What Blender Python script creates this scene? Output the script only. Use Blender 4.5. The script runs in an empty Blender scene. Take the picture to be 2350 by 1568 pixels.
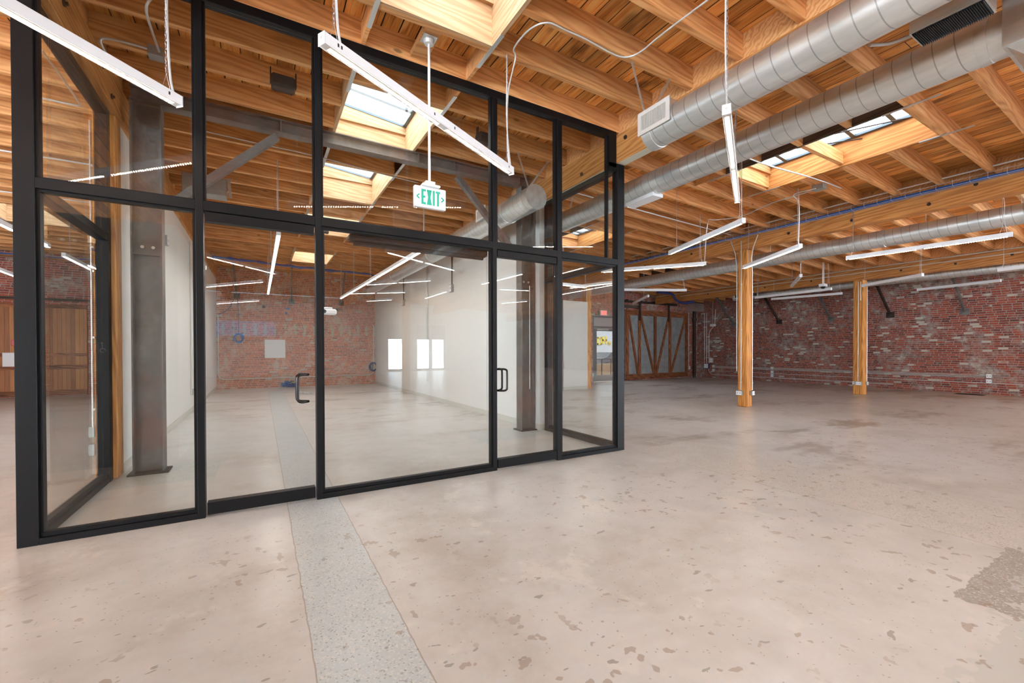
import bpy, bmesh, math, random
from mathutils import Vector, Matrix, Euler
random.seed(7)
SC = bpy.context.scene
COL = SC.collection
PI = math.pi

# ---------------------------------------------------------------- camera
FPX, CXP, CYP = 983.93, 1175.0, 812.03          # focal length and principal point, pixels of a 2350x1568 frame
YAW, PITCH, ROLL = (math.radians(a) for a in (30.332, -0.495, -0.124))
CAM = Vector((0.0, 0.0, 1.45))
_f = Vector((math.sin(YAW)*math.cos(PITCH), math.cos(YAW)*math.cos(PITCH), math.sin(PITCH)))
_r = Vector((math.cos(YAW), -math.sin(YAW), 0.0))
_u = _r.cross(_f)
_c, _s = math.cos(ROLL), math.sin(ROLL)
CR, CU, CF = _c*_r + _s*_u, -_s*_r + _c*_u, _f
def at(px, py, x=None, y=None, z=None):
    """point of the room where the sight line of a photo pixel meets the plane x=, y= or z="""
    d = CR*((px-CXP)/FPX) - CU*((py-CYP)/FPX) + CF
    if x is not None: t = (x-CAM.x)/d.x
    elif y is not None: t = (y-CAM.y)/d.y
    else: t = (z-CAM.z)/d.z
    return CAM + d*t
cd = bpy.data.cameras.new('camera')
cam = bpy.data.objects.new('camera', cd)
COL.objects.link(cam)
cam.matrix_world = Matrix(((CR.x, CU.x, -CF.x, CAM.x), (CR.y, CU.y, -CF.y, CAM.y), (CR.z, CU.z, -CF.z, CAM.z), (0, 0, 0, 1)))
cd.sensor_width = 36.0
cd.lens = FPX/2350*36
cd.shift_y = (CYP-784.0)/2350
cd.clip_start = 0.05
SC.camera = cam

# ---------------------------------------------------------------- node helpers
class NT:
    flat = False
    def __init__(self, name):
        self.m = bpy.data.materials.new(name); self.m.use_nodes = True
        self.t = self.m.node_tree; self.t.nodes.clear()
        self.out = self.t.nodes.new('ShaderNodeOutputMaterial')
    def n(self, typ, ins=None, **props):
        nd = self.t.nodes.new('ShaderNode'+typ)
        for k, v in props.items(): setattr(nd, k, v)
        for k, v in (ins or {}).items(): self.set(nd.inputs[k], v)
        return nd
    def set(self, sock, v):
        if isinstance(v, bpy.types.NodeSocket): self.t.links.new(v, sock)
        elif isinstance(v, (tuple, list)) and sock.type == 'RGBA' and len(v) == 3: sock.default_value = (*v, 1)
        else: sock.default_value = v
    def ma(self, op, a, b=0.0, clamp=False):
        return self.n('Math', {0: a, 1: b}, operation=op, use_clamp=clamp).outputs[0]
    def obj(self): return self.n('TexCoord').outputs['Object']
    def pos(self): return self.n('NewGeometry').outputs['Position']
    def rnd(self): return self.n('ObjectInfo').outputs['Random']
    def sep(self, v):
        s = self.n('SeparateXYZ', {0: v}); return s.outputs[0], s.outputs[1], s.outputs[2]
    def comb(self, x=0.0, y=0.0, z=0.0): return self.n('CombineXYZ', {0: x, 1: y, 2: z}).outputs[0]
    def noise(self, vec, scale=5.0, detail=3.0, rough=0.55, dist=0.0):
        if self.flat: return self.n('TexNoise', {'Vector': vec, 'Scale': scale, 'Detail': detail, 'Roughness': rough, 'Distortion': dist}, noise_dimensions='2D').outputs[0]
        return self.n('TexNoise', {'Vector': vec, 'Scale': scale, 'Detail': detail, 'Roughness': rough, 'Distortion': dist}).outputs[0]
    def white(self, vec): return self.n('TexWhiteNoise', {'Vector': vec}, noise_dimensions='3D').outputs['Value']
    def scale(self, vec, s): return self.n('VectorMath', {0: vec, 1: s}, operation='MULTIPLY').outputs[0]
    def add(self, vec, b): return self.n('VectorMath', {0: vec, 1: b}, operation='ADD').outputs[0]
    def step(self, v, a, b):
        return self.n('MapRange', {'Value': v, 'From Min': a, 'From Max': b, 'To Min': 0.0, 'To Max': 1.0}, interpolation_type='SMOOTHSTEP').outputs[0]
    def mix(self, f, a, b, blend='MIX'):
        nd = self.n('Mix', None, data_type='RGBA', blend_type=blend)
        self.set(nd.inputs[0], f); self.set(nd.inputs[6], a); self.set(nd.inputs[7], b)
        return nd.outputs[2]
    def ramp(self, f, stops):
        nd = self.n('ValToRGB', {0: f}); e = nd.color_ramp.elements
        while len(e) < len(stops): e.new(0.5)
        for i, (p, c) in enumerate(stops): e[i].position = p; e[i].color = (*c, 1)
        return nd.outputs[0]
    def bump(self, h, strength=0.3, dist=0.01):
        return self.n('Bump', {'Height': h, 'Strength': strength, 'Distance': dist}).outputs[0]
    def bsdf(self, color, rough=0.5, metal=0.0, normal=None, spec=0.5, **kw):
        ins = {'Base Color': color, 'Roughness': rough, 'Metallic': metal, 'Specular IOR Level': spec}
        ins.update(kw)
        if normal is not None: ins['Normal'] = normal
        b = self.n('BsdfPrincipled', ins)
        self.t.links.new(b.outputs[0], self.out.inputs[0]); return self.m
def srgb(r, g, b):
    return tuple((c/255/12.92 if c/255 <= 0.04045 else ((c/255+0.055)/1.055)**2.4) for c in (r, g, b))

def plain(name, rgb, rough=0.5, metal=0.0, spec=0.5, var=0.0):
    t = NT(name); c = srgb(*rgb)
    if var:
        n = t.noise(t.obj(), 6.0, 4.0)
        c = t.mix(t.step(n, 0.3, 0.7), tuple(x*(1-var) for x in c), tuple(min(1, x*(1+var)) for x in c))
    return t.bsdf(c, rough, metal, spec=spec)

def wood(name, axis, light, mid, dark, knots=True, sat=1.0):
    """sawn timber with the grain along one axis of the object"""
    t = NT(name); v = t.obj(); r = t.rnd()
    off = t.comb(t.ma('MULTIPLY', r, 37.0), t.ma('MULTIPLY', r, 91.0), t.ma('MULTIPLY', r, 53.0))
    s = [1.0, 1.0, 1.0]; s['xyz'.index(axis)] = 0.09
    p = t.add(t.scale(v, tuple(s)), off)
    ring = t.n('TexWave', {'Vector': p, 'Scale': 9.0, 'Distortion': 9.0, 'Detail': 1.0, 'Detail Scale': 1.2}, wave_type='BANDS', bands_direction='DIAGONAL').outputs['Fac']
    s2 = [1.0, 1.0, 1.0]; s2['xyz'.index(axis)] = 0.03
    fine = t.noise(t.add(t.scale(v, tuple(s2)), off), 90.0, 1.0, 0.7)
    blot = t.noise(t.add(v, off), 1.3, 1.0)
    f = t.ma('ADD', t.ma('MULTIPLY', ring, 0.4), t.ma('ADD', t.ma('MULTIPLY', fine, 0.45), 0.08))
    c = t.ramp(f, [(0.25, dark), (0.5, mid), (0.78, light)])
    c = t.mix(t.ma('MULTIPLY', t.step(blot, 0.42, 0.7), 0.35), c, dark)
    tone = t.ma('ADD', 0.78, t.ma('MULTIPLY', r, 0.44))
    c = t.mix(1.0, c, t.n('CombineColor', {0: tone, 1: tone, 2: tone}).outputs[0], 'MULTIPLY')
    if knots:
        s3 = [1.0, 1.0, 1.0]; s3['xyz'.index(axis)] = 0.45
        vo = t.n('TexVoronoi', {'Vector': t.add(t.scale(v, tuple(s3)), off), 'Scale': 2.6}).outputs['Distance']
        c = t.mix(t.ma('MULTIPLY', t.step(vo, 0.075, 0.03), 0.75), c, tuple(x*0.35 for x in dark))
    return t.bsdf(c, 0.62, spec=0.3)

L, Mi, D = srgb(242, 186, 126), srgb(232, 168, 108), srgb(208, 140, 84)
M = {}
M['joist'] = wood('joist timber', 'x', L, Mi, D)
M['girder'] = wood('girder timber', 'y', srgb(224, 160, 94), srgb(208, 140, 76), srgb(178, 112, 58), knots=False)
M['post'] = wood('post timber', 'z', srgb(226, 162, 86), srgb(208, 140, 70), srgb(174, 110, 52), knots=False)
M['pale'] = wood('pale new timber', 'x', srgb(226, 190, 150), srgb(214, 174, 132), srgb(194, 150, 108), knots=False)
M['paley'] = wood('pale new timber lengthwise', 'y', srgb(226, 190, 150), srgb(214, 174, 132), srgb(194, 150, 108), knots=False)
M['oldwood'] = wood('weathered door timber', 'z', srgb(178, 112, 72), srgb(146, 88, 56), srgb(96, 56, 36))
M['oldwoodx'] = wood('weathered rail timber', 'x', srgb(178, 112, 72), srgb(146, 88, 56), srgb(96, 56, 36))
M['greywood'] = wood('grey weathered timber', 'y', srgb(120, 104, 92), srgb(98, 82, 70), srgb(66, 54, 46))

def deck_mat():
    t = NT('roof boards'); t.flat = True; x, y, z = t.sep(t.obj())
    w = 0.182
    u = t.ma('DIVIDE', x, w); i = t.ma('FLOOR', u); fr = t.ma('SUBTRACT', u, i)
    yo = t.ma('ADD', t.ma('DIVIDE', y, 3.7), t.ma('MULTIPLY', t.white(t.comb(i, 3.0, 0.0)), 9.0)); j = t.ma('FLOOR', yo); fy = t.ma('SUBTRACT', yo, j)
    idv = t.comb(i, j, 1.0); rn = t.white(idv)
    off = t.scale(t.comb(i, j, rn), (3.1, 7.7, 11.0))
    p = t.add(t.comb(x, t.ma('MULTIPLY', y, 0.12), z), off)
    g = t.noise(p, 14.0, 2.0, 0.65, 0.6); fine = t.noise(t.add(t.comb(x, t.ma('MULTIPLY', y, 0.03), z), off), 110.0, 0.0)
    f = t.ma('ADD', t.ma('MULTIPLY', g, 0.7), t.ma('MULTIPLY', fine, 0.3))
    c = t.ramp(f, [(0.28, srgb(184, 112, 54)), (0.5, srgb(238, 160, 84)), (0.72, srgb(250, 194, 118))])
    tone = t.ma('ADD', 0.66, t.ma('MULTIPLY', rn, 0.6))
    c = t.mix(1.0, c, t.n('CombineColor', {0: tone, 1: t.ma('POWER', tone, 1.12), 2: t.ma('POWER', tone, 1.25)}).outputs[0], 'MULTIPLY')
    st = t.noise(t.comb(x, t.ma('MULTIPLY', y, 0.5), z), 2.3, 2.0, 0.7)
    c = t.mix(t.ma('MULTIPLY', t.step(st, 0.6, 0.75), 0.6), c, srgb(70, 42, 24))
    edge = t.ma('MINIMUM', fr, t.ma('SUBTRACT', 1.0, fr))
    jag = t.ma('MULTIPLY', t.noise(t.comb(i, y, 0.0), 1.5, 0.0), 0.045)
    gap = t.ma('SUBTRACT', 1.0, t.step(edge, jag, t.ma('ADD', jag, 0.012)))
    gap = t.ma('MAXIMUM', gap, t.ma('LESS_THAN', fy, 0.0018))
    c = t.mix(gap, c, srgb(38, 22, 12))
    return t.bsdf(c, 0.65, spec=0.3)
M['deck'] = deck_mat()

def brick_mat(name, axis, base, var, mortar, whites, patch=None):
    """running bond brickwork; axis = the horizontal axis the wall runs along"""
    t = NT(name); t.flat = True; x, y, z = t.sep(t.obj()); h = x if axis == 'x' else y
    wob = t.noise(t.comb(h, z, 0.0), 1.4, 1.0); 
    zz = t.ma('ADD', z, t.ma('MULTIPLY', t.ma('SUBTRACT', wob, 0.5), 0.02))
    bw, bh = 0.212, 0.0715
    row = t.ma('FLOOR', t.ma('DIVIDE', zz, bh)); v = t.ma('SUBTRACT', t.ma('DIVIDE', zz, bh), row)
    sh = t.ma('MULTIPLY', t.white(t.comb(row, 5.0, 0.0)), 1.0)
    hh = t.ma('ADD', t.ma('DIVIDE', h, bw), sh); colu = t.ma('FLOOR', hh); u = t.ma('SUBTRACT', hh, colu)
    ed = t.noise(t.comb(h, z, 0.0), 26.0, 1.0, 0.7)
    eu = t.ma('MULTIPLY', t.ma('MINIMUM', u, t.ma('SUBTRACT', 1.0, u)), bw); ev = t.ma('MULTIPLY', t.ma('MINIMUM', v, t.ma('SUBTRACT', 1.0, v)), bh)
    e = t.ma('ADD', t.ma('MINIMUM', eu, ev), t.ma('MULTIPLY', t.ma('SUBTRACT', ed, 0.5), 0.014))
    brick = t.step(e, 0.005, 0.0095)
    r1 = t.white(t.comb(row, colu, 1.0)); r2 = t.white(t.comb(row, colu, 9.0))
    c = t.ramp(r1, [(0.0, base[0]), (0.25, base[1]), (0.6, base[2]), (0.9, base[3])])
    sp = t.noise(t.comb(h, z, 0.0), 60.0, 1.0, 0.7)
    c = t.mix(t.ma('MULTIPLY', t.step(sp, 0.45, 0.75), 0.4), c, mortar)
    big = t.noise(t.comb(t.ma('ADD', h, 13.0), z, 0.0), 0.9, 3.0, 0.65); mid = t.noise(t.comb(t.ma('ADD', h, 37.0), z, 0.0), 5.0, 2.0, 0.7)
    hz = t.ma('ADD', t.ma('MULTIPLY', big, 0.6), t.ma('MULTIPLY', mid, 0.4))
    c = t.mix(t.ma('MULTIPLY', t.step(hz, 0.47, 0.66), var), c, mortar)
    c = t.mix(t.ma('MULTIPLY', t.ma('GREATER_THAN', r2, 1.0-whites), t.step(big, 0.36, 0.5)), c, srgb(196, 186, 174))
    c = t.mix(brick, mortar, c)
    c = t.mix(t.ma('MULTIPLY', t.step(hz, 0.6, 0.68), 0.5), c, srgb(205, 196, 180))
    if patch: c = patch(t, h, z, c)
    return t.bsdf(c, 0.88, spec=0.2)
def wall_patches(t, h, z, c):
    # the row of pale mortar patches left where a floor was once carried
    u = t.ma('DIVIDE', t.ma('ADD', h, 1.40), 0.345); i = t.ma('FLOOR', u); f = t.ma('SUBTRACT', u, i)
    w = t.ma('ADD', 0.06, t.ma('MULTIPLY', t.white(t.comb(i, 2.0, 0.0)), 0.10))
    n = t.noise(t.comb(h, z, 0.0), 9.0, 4.0, 0.75)
    dx = t.ma('ADD', t.ma('ABSOLUTE', t.ma('SUBTRACT', f, 0.5)), t.ma('MULTIPLY', t.ma('SUBTRACT', n, 0.5), 0.75))
    dz = t.ma('ADD', t.ma('ABSOLUTE', t.ma('SUBTRACT', z, 2.27)), t.ma('MULTIPLY', t.ma('SUBTRACT', n, 0.5), 0.45))
    m = t.ma('MULTIPLY', t.ma('LESS_THAN', dx, w), t.ma('LESS_THAN', dz, 0.21))
    m = t.ma('MULTIPLY', m, t.ma('MULTIPLY', t.ma('GREATER_THAN', h, -1.35), t.ma('LESS_THAN', h, 4.35)))
    return t.mix(m, c, srgb(196, 188, 164))
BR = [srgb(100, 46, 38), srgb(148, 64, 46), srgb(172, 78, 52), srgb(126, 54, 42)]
BO = [srgb(160, 80, 58), srgb(200, 104, 72), srgb(218, 118, 80), srgb(186, 92, 64)]
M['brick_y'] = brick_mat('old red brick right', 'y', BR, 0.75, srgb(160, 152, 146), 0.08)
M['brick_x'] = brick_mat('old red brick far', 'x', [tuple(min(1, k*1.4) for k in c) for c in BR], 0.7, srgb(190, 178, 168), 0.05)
M['brick_in'] = brick_mat('orange brick in the room', 'x', BO, 0.55, srgb(214, 198, 180), 0.03, wall_patches)

def floor_mat():
    t = NT('polished concrete'); t.flat = True; P = t.obj(); x, y, z = t.sep(P)
    cl = t.noise(P, 0.55, 2.0, 0.62, 0.4); cl2 = t.noise(t.add(P, (9., 4., 0.)), 2.6, 5.0, 0.72); sp = t.noise(P, 70.0, 1.0, 0.7); ragn = t.ma('SUBTRACT', t.noise(P, 8.0, 2.0), 0.5)
    c = t.ramp(t.ma('ADD', t.ma('MULTIPLY', cl, 0.6), t.ma('MULTIPLY', cl2, 0.4)),
               [(0.3, srgb(197, 190, 182)), (0.45, srgb(213, 209, 205)), (0.56, srgb(220, 217, 214)), (0.72, srgb(205, 203, 200))])
    # broad brown water stains further into the hall
    st = t.noise(t.add(t.scale(P, (0.55, 1.0, 1.0)), (3., 17., 0.)), 0.8, 4.0, 0.72)
    far = t.step(t.ma('ADD', x, t.ma('MULTIPLY', y, 0.8)), 7.0, 11.0)
    c = t.mix(t.ma('MULTIPLY', t.step(st, 0.52, 0.70), t.ma('ADD', 0.16, t.ma('MULTIPLY', far, 0.5))), c, srgb(138, 118, 98))
    # pale scuffs
    sc = t.noise(t.add(P, (31., 2., 0.)), 1.7, 4.0, 0.75)
    c = t.mix(t.ma('MULTIPLY', t.step(sc, 0.58, 0.70), 0.5), c, srgb(232, 226, 218))
    def rect(x0, x1, y0, y1, rag=0.02):
        n = t.ma('MULTIPLY', ragn, rag)
        xx, yy = t.ma('ADD', x, n), t.ma('ADD', y, n)
        a = t.ma('MULTIPLY', t.ma('GREATER_THAN', xx, x0), t.ma('LESS_THAN', xx, x1))
        b = t.ma('MULTIPLY', t.ma('GREATER_THAN', yy, y0), t.ma('LESS_THAN', yy, y1))
        return t.ma('MULTIPLY', a, b)
    agg = t.n('TexVoronoi', {'Vector': P, 'Scale': 130.0}, voronoi_dimensions='2D').outputs['Color']
    av = t.sep(agg)[0]
    def strip(c, m, tone, amt=1.0):
        g = t.ramp(t.ma('ADD', t.ma('MULTIPLY', cl2, 0.7), t.ma('MULTIPLY', sp, 0.3)), [(0.3, tuple(k*0.86 for k in tone)), (0.65, tone)])
        g = t.mix(t.ma('MULTIPLY', t.ma('GREATER_THAN', av, 0.86), 0.55), g, srgb(232, 228, 220))
        g = t.mix(t.ma('MULTIPLY', t.ma('LESS_THAN', av, 0.07), 0.5), g, srgb(140, 136, 130))
        return t.mix(t.ma('MULTIPLY', m, amt), c, g)
    c = strip(c, rect(0.205, 0.648, -9.0, 19.3, 0.012), srgb(208, 214, 215))
    c = strip(c, rect(4.64, 5.86, -9.0, 4.45, 0.10), srgb(221, 216, 210))
    c = strip(c, rect(-1.4, -0.46, 5.95, 6.9, 0.03), srgb(206, 212, 210))
    c = strip(c, rect(3.0, 4.3, 6.0, 6.9, 0.2), srgb(206, 212, 210))
    c = strip(c, rect(3.5, 4.7, 0.2, 0.86, 0.08), srgb(178, 174, 168))
    c = strip(c, rect(3.9, 4.7, 0.2, 0.72, 0.10), srgb(200, 202, 198))
    c = t.mix(rect(2.55, 4.2, -0.2, 0.62, 0.5), c, srgb(206, 206, 202))
    # saw-cut seams along the strips
    for xs in (0.205, 0.648, 4.64):
        ln = t.ma('LESS_THAN', t.ma('ABSOLUTE', t.ma('ADD', t.ma('SUBTRACT', x, xs), t.ma('MULTIPLY', ragn, 0.012))), 0.0035)
        c = t.mix(t.ma('MULTIPLY', ln, 0.55), c, srgb(142, 120, 100))
    # brown drips and grey chips of the slab
    dn = t.noise(t.add(P, (5., 41., 0.)), 8.5, 2.0, 0.6); dz = t.noise(t.add(P, (2., 8., 0.)), 0.9, 1.0)
    near = t.step(y, 4.6, 3.0)
    dm = t.ma('MULTIPLY', t.step(dn, 0.665, 0.685), t.ma('MULTIPLY', near, t.step(dz, 0.42, 0.56)))
    c = t.mix(t.ma('MULTIPLY', dm, 0.5), c, srgb(150, 124, 98))
    ch = t.noise(t.add(t.scale(P, (1.0, 1.9, 1.0)), (77., 1., 0.)), 6.5, 2.0, 0.5)
    c = t.mix(t.ma('MULTIPLY', t.step(ch, 0.745, 0.755), t.ma('MULTIPLY', near, 0.7)), c, srgb(150, 144, 138))
    c = t.mix(t.ma('MULTIPLY', t.ma('LESS_THAN', av, 0.005), 0.45), c, srgb(120, 104, 90))
    return t.bsdf(c, 0.28, spec=0.5)
M['floor'] = floor_mat()

def galv(name, seams):
    t = NT(name); P = t.obj(); x, y, z = t.sep(P)
    n = t.noise(t.scale(P, (6., 1.2, 6.)), 2.0, 4.0, 0.6); sp = t.n('TexVoronoi', {'Vector': P, 'Scale': 60.0}).outputs['Distance']
    c = t.ramp(n, [(0.3, srgb(204, 207, 205)), (0.7, srgb(228, 230, 228))])
    nrm = None
    if seams:
        ang = t.ma('ARCTAN2', z, x)
        u = t.ma('ADD', t.ma('DIVIDE', y, 0.137), t.ma('DIVIDE', ang, 2*PI)); f = t.ma('SUBTRACT', u, t.ma('FLOOR', u))
        d = t.ma('ABSOLUTE', t.ma('SUBTRACT', f, 0.5))
        ln = t.step(d, 0.045, 0.015)
        c = t.mix(t.ma('MULTIPLY', ln, 0.6), c, srgb(118, 122, 124))
    return t.bsdf(c, t.ma('ADD', 0.27, t.ma('MULTIPLY', n, 0.16)), 0.8, nrm)
M['duct'] = galv('galvanised spiral duct', True)
M['galv'] = galv('galvanised sheet', False)
M['conduit'] = plain('zinc conduit', (222, 222, 220), 0.34, 0.4)
M['box'] = plain('zinc box', (172, 176, 174), 0.45, 0.6)
M['black'] = plain('black anodised aluminium', (20, 20, 22), 0.45, 0.0, 0.22)
M['handle'] = plain('bronze black handle', (40, 35, 33), 0.25, 0.6)
M['blackplastic'] = plain('matt black', (26, 26, 28), 0.6)
M['white'] = plain('white enamel', (243, 243, 246), 0.4)
M['offwhite'] = plain('warm white enamel', (214, 206, 198), 0.5)
M['wallwhite'] = plain('white painted wall', (228, 227, 225), 0.7, var=0.01)
M['base'] = plain('pale grey vinyl base', (206, 204, 196), 0.5)
M['cord'] = plain('white cord', (226, 224, 222), 0.5)
M['chain'] = plain('zinc chain', (206, 206, 208), 0.3, 0.8)
M['blue'] = plain('blue cable', (30, 96, 190), 0.5)
M['darkblue'] = plain('dark blue cable', (32, 50, 120), 0.5)
M['cyan'] = plain('teal cable', (20, 130, 170), 0.5)
M['yellow'] = plain('yellow paint', (214, 184, 40), 0.5)
M['green'] = plain('green lettering', (0, 168, 140), 0.5)
M['cream'] = plain('cream paint', (222, 218, 198), 0.55)
M['iron'] = plain('rusty iron', (62, 50, 44), 0.6, 0.4, var=0.3)
M['slate'] = plain('grey painted frame', (92, 104, 112), 0.4, 0.3)
M['asphalt'] = plain('asphalt', (128, 124, 120), 0.9, var=0.1)
M['paper'] = plain('white paper', (248, 248, 250), 0.7)
M['red'] = plain('red paint', (190, 34, 34), 0.4)
M['tape'] = plain('blue tape', (52, 130, 210), 0.6)
M['car'] = plain('grey car paint', (70, 76, 84), 0.25, 0.4)
M['carglass'] = plain('dark car glass', (40, 48, 54), 0.1)
M['tan'] = plain('tan render', (190, 160, 124), 0.8)
M['greywall'] = plain('grey render', (176, 178, 184), 0.8)
M['rubber'] = plain('rubber', (24, 24, 24), 0.7)

def steel():
    t = NT('mill scale steel'); P = t.obj()
    n = t.noise(P, 2.4, 5.0, 0.65, 0.4); n2 = t.noise(t.add(P, (4., 9., 2.)), 1.1, 3.0); f = t.noise(P, 80.0, 2.0)
    c = t.ramp(n, [(0.3, srgb(84, 80, 77)), (0.55, srgb(112, 109, 106)), (0.75, srgb(134, 133, 130))])
    c = t.mix(t.ma('MULTIPLY', t.step(n2, 0.5, 0.66), 0.55), c, srgb(124, 88, 78))
    c = t.mix(t.ma('GREATER_THAN', f, 0.76), c, srgb(170, 166, 160))
    return t.bsdf(c, 0.5, 0.15)
M['steel'] = steel()
def sheet():
    t = NT('dull zinc cladding'); P = t.obj()
    n = t.noise(P, 3.0, 6.0, 0.7); f = t.noise(P, 60.0, 2.0)
    c = t.ramp(t.ma('ADD', t.ma('MULTIPLY', n, 0.7), t.ma('MULTIPLY', f, 0.3)), [(0.3, srgb(124, 128, 130)), (0.65, srgb(172, 176, 178))])
    return t.bsdf(c, 0.6, 0.1)
M['sheet'] = sheet()
def brownboards():
    t = NT('vertical stained boards'); x, y, z = t.sep(t.obj())
    u = t.ma('DIVIDE', x, 0.105); i = t.ma('FLOOR', u); f = t.ma('SUBTRACT', u, i); r = t.white(t.comb(i, 1.0, 4.0))
    g = t.noise(t.add(t.comb(x, y, t.ma('MULTIPLY', z, 0.06)), t.comb(t.ma('MULTIPLY', i, 3.3), 0.0, 0.0)), 26.0, 4.0, 0.6)
    c = t.ramp(t.ma('ADD', t.ma('MULTIPLY', g, 0.5), t.ma('MULTIPLY', r, 0.5)), [(0.2, srgb(150, 88, 42)), (0.5, srgb(186, 116, 60)), (0.8, srgb(214, 146, 80))])
    e = t.ma('MINIMUM', f, t.ma('SUBTRACT', 1.0, f))
    c = t.mix(t.ma('LESS_THAN', e, 0.03), c, srgb(70, 40, 22))
    return t.bsdf(c, 0.55)
M['boards'] = brownboards()

def glass(name, tint, refl=1.0):
    t = NT(name)
    f = t.n('LayerWeight', {'Blend': 0.5}).outputs['Facing']
    k = t.ma('ADD', 0.045, t.ma('MULTIPLY', t.ma('POWER', f, 5.0), 0.9))
    k = t.ma('MULTIPLY', k, refl, True)
    a = t.n('BsdfTransparent', {0: (*tint, 1)}); b = t.n('BsdfGlossy', {'Color': (1, 1, 1, 1), 'Roughness': 0.0})
    mx = t.n('MixShader', {0: k, 1: a.outputs[0], 2: b.outputs[0]})
    t.t.links.new(mx.outputs[0], t.out.inputs[0]); return t.m
M['glass'] = glass('partition glass', (0.965, 0.975, 0.965), 1.0)
def emit(name, col, strength):
    t = NT(name); e = t.n('Emission', {0: (*col, 1), 1: strength})
    t.t.links.new(e.outputs[0], t.out.inputs[0]); return t.m
EXPOSURE = 0.95
SKYL, WINL, LEDL = 4.5, 16.0, 28.0
M['skypane'] = emit('daylit skylight pane', (0.78, 0.90, 1.0), SKYL)
M['winpane'] = emit('daylit window pane', (0.74, 0.88, 1.0), WINL)
M['bluepane'] = emit('bluish clerestory pane', (0.5, 0.68, 1.0), 0.9)
M['exitred'] = emit('red exit letters', (1.0, 0.10, 0.08), 1.6)
M['led'] = emit('lit diode strip', (1.0, 0.94, 0.87), LEDL)
M['diode'] = emit('lit diode', (1.0, 0.92, 0.80), LEDL*6.0)
M['lens'] = plain('frosted lens', (240, 226, 208), 0.35)

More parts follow.
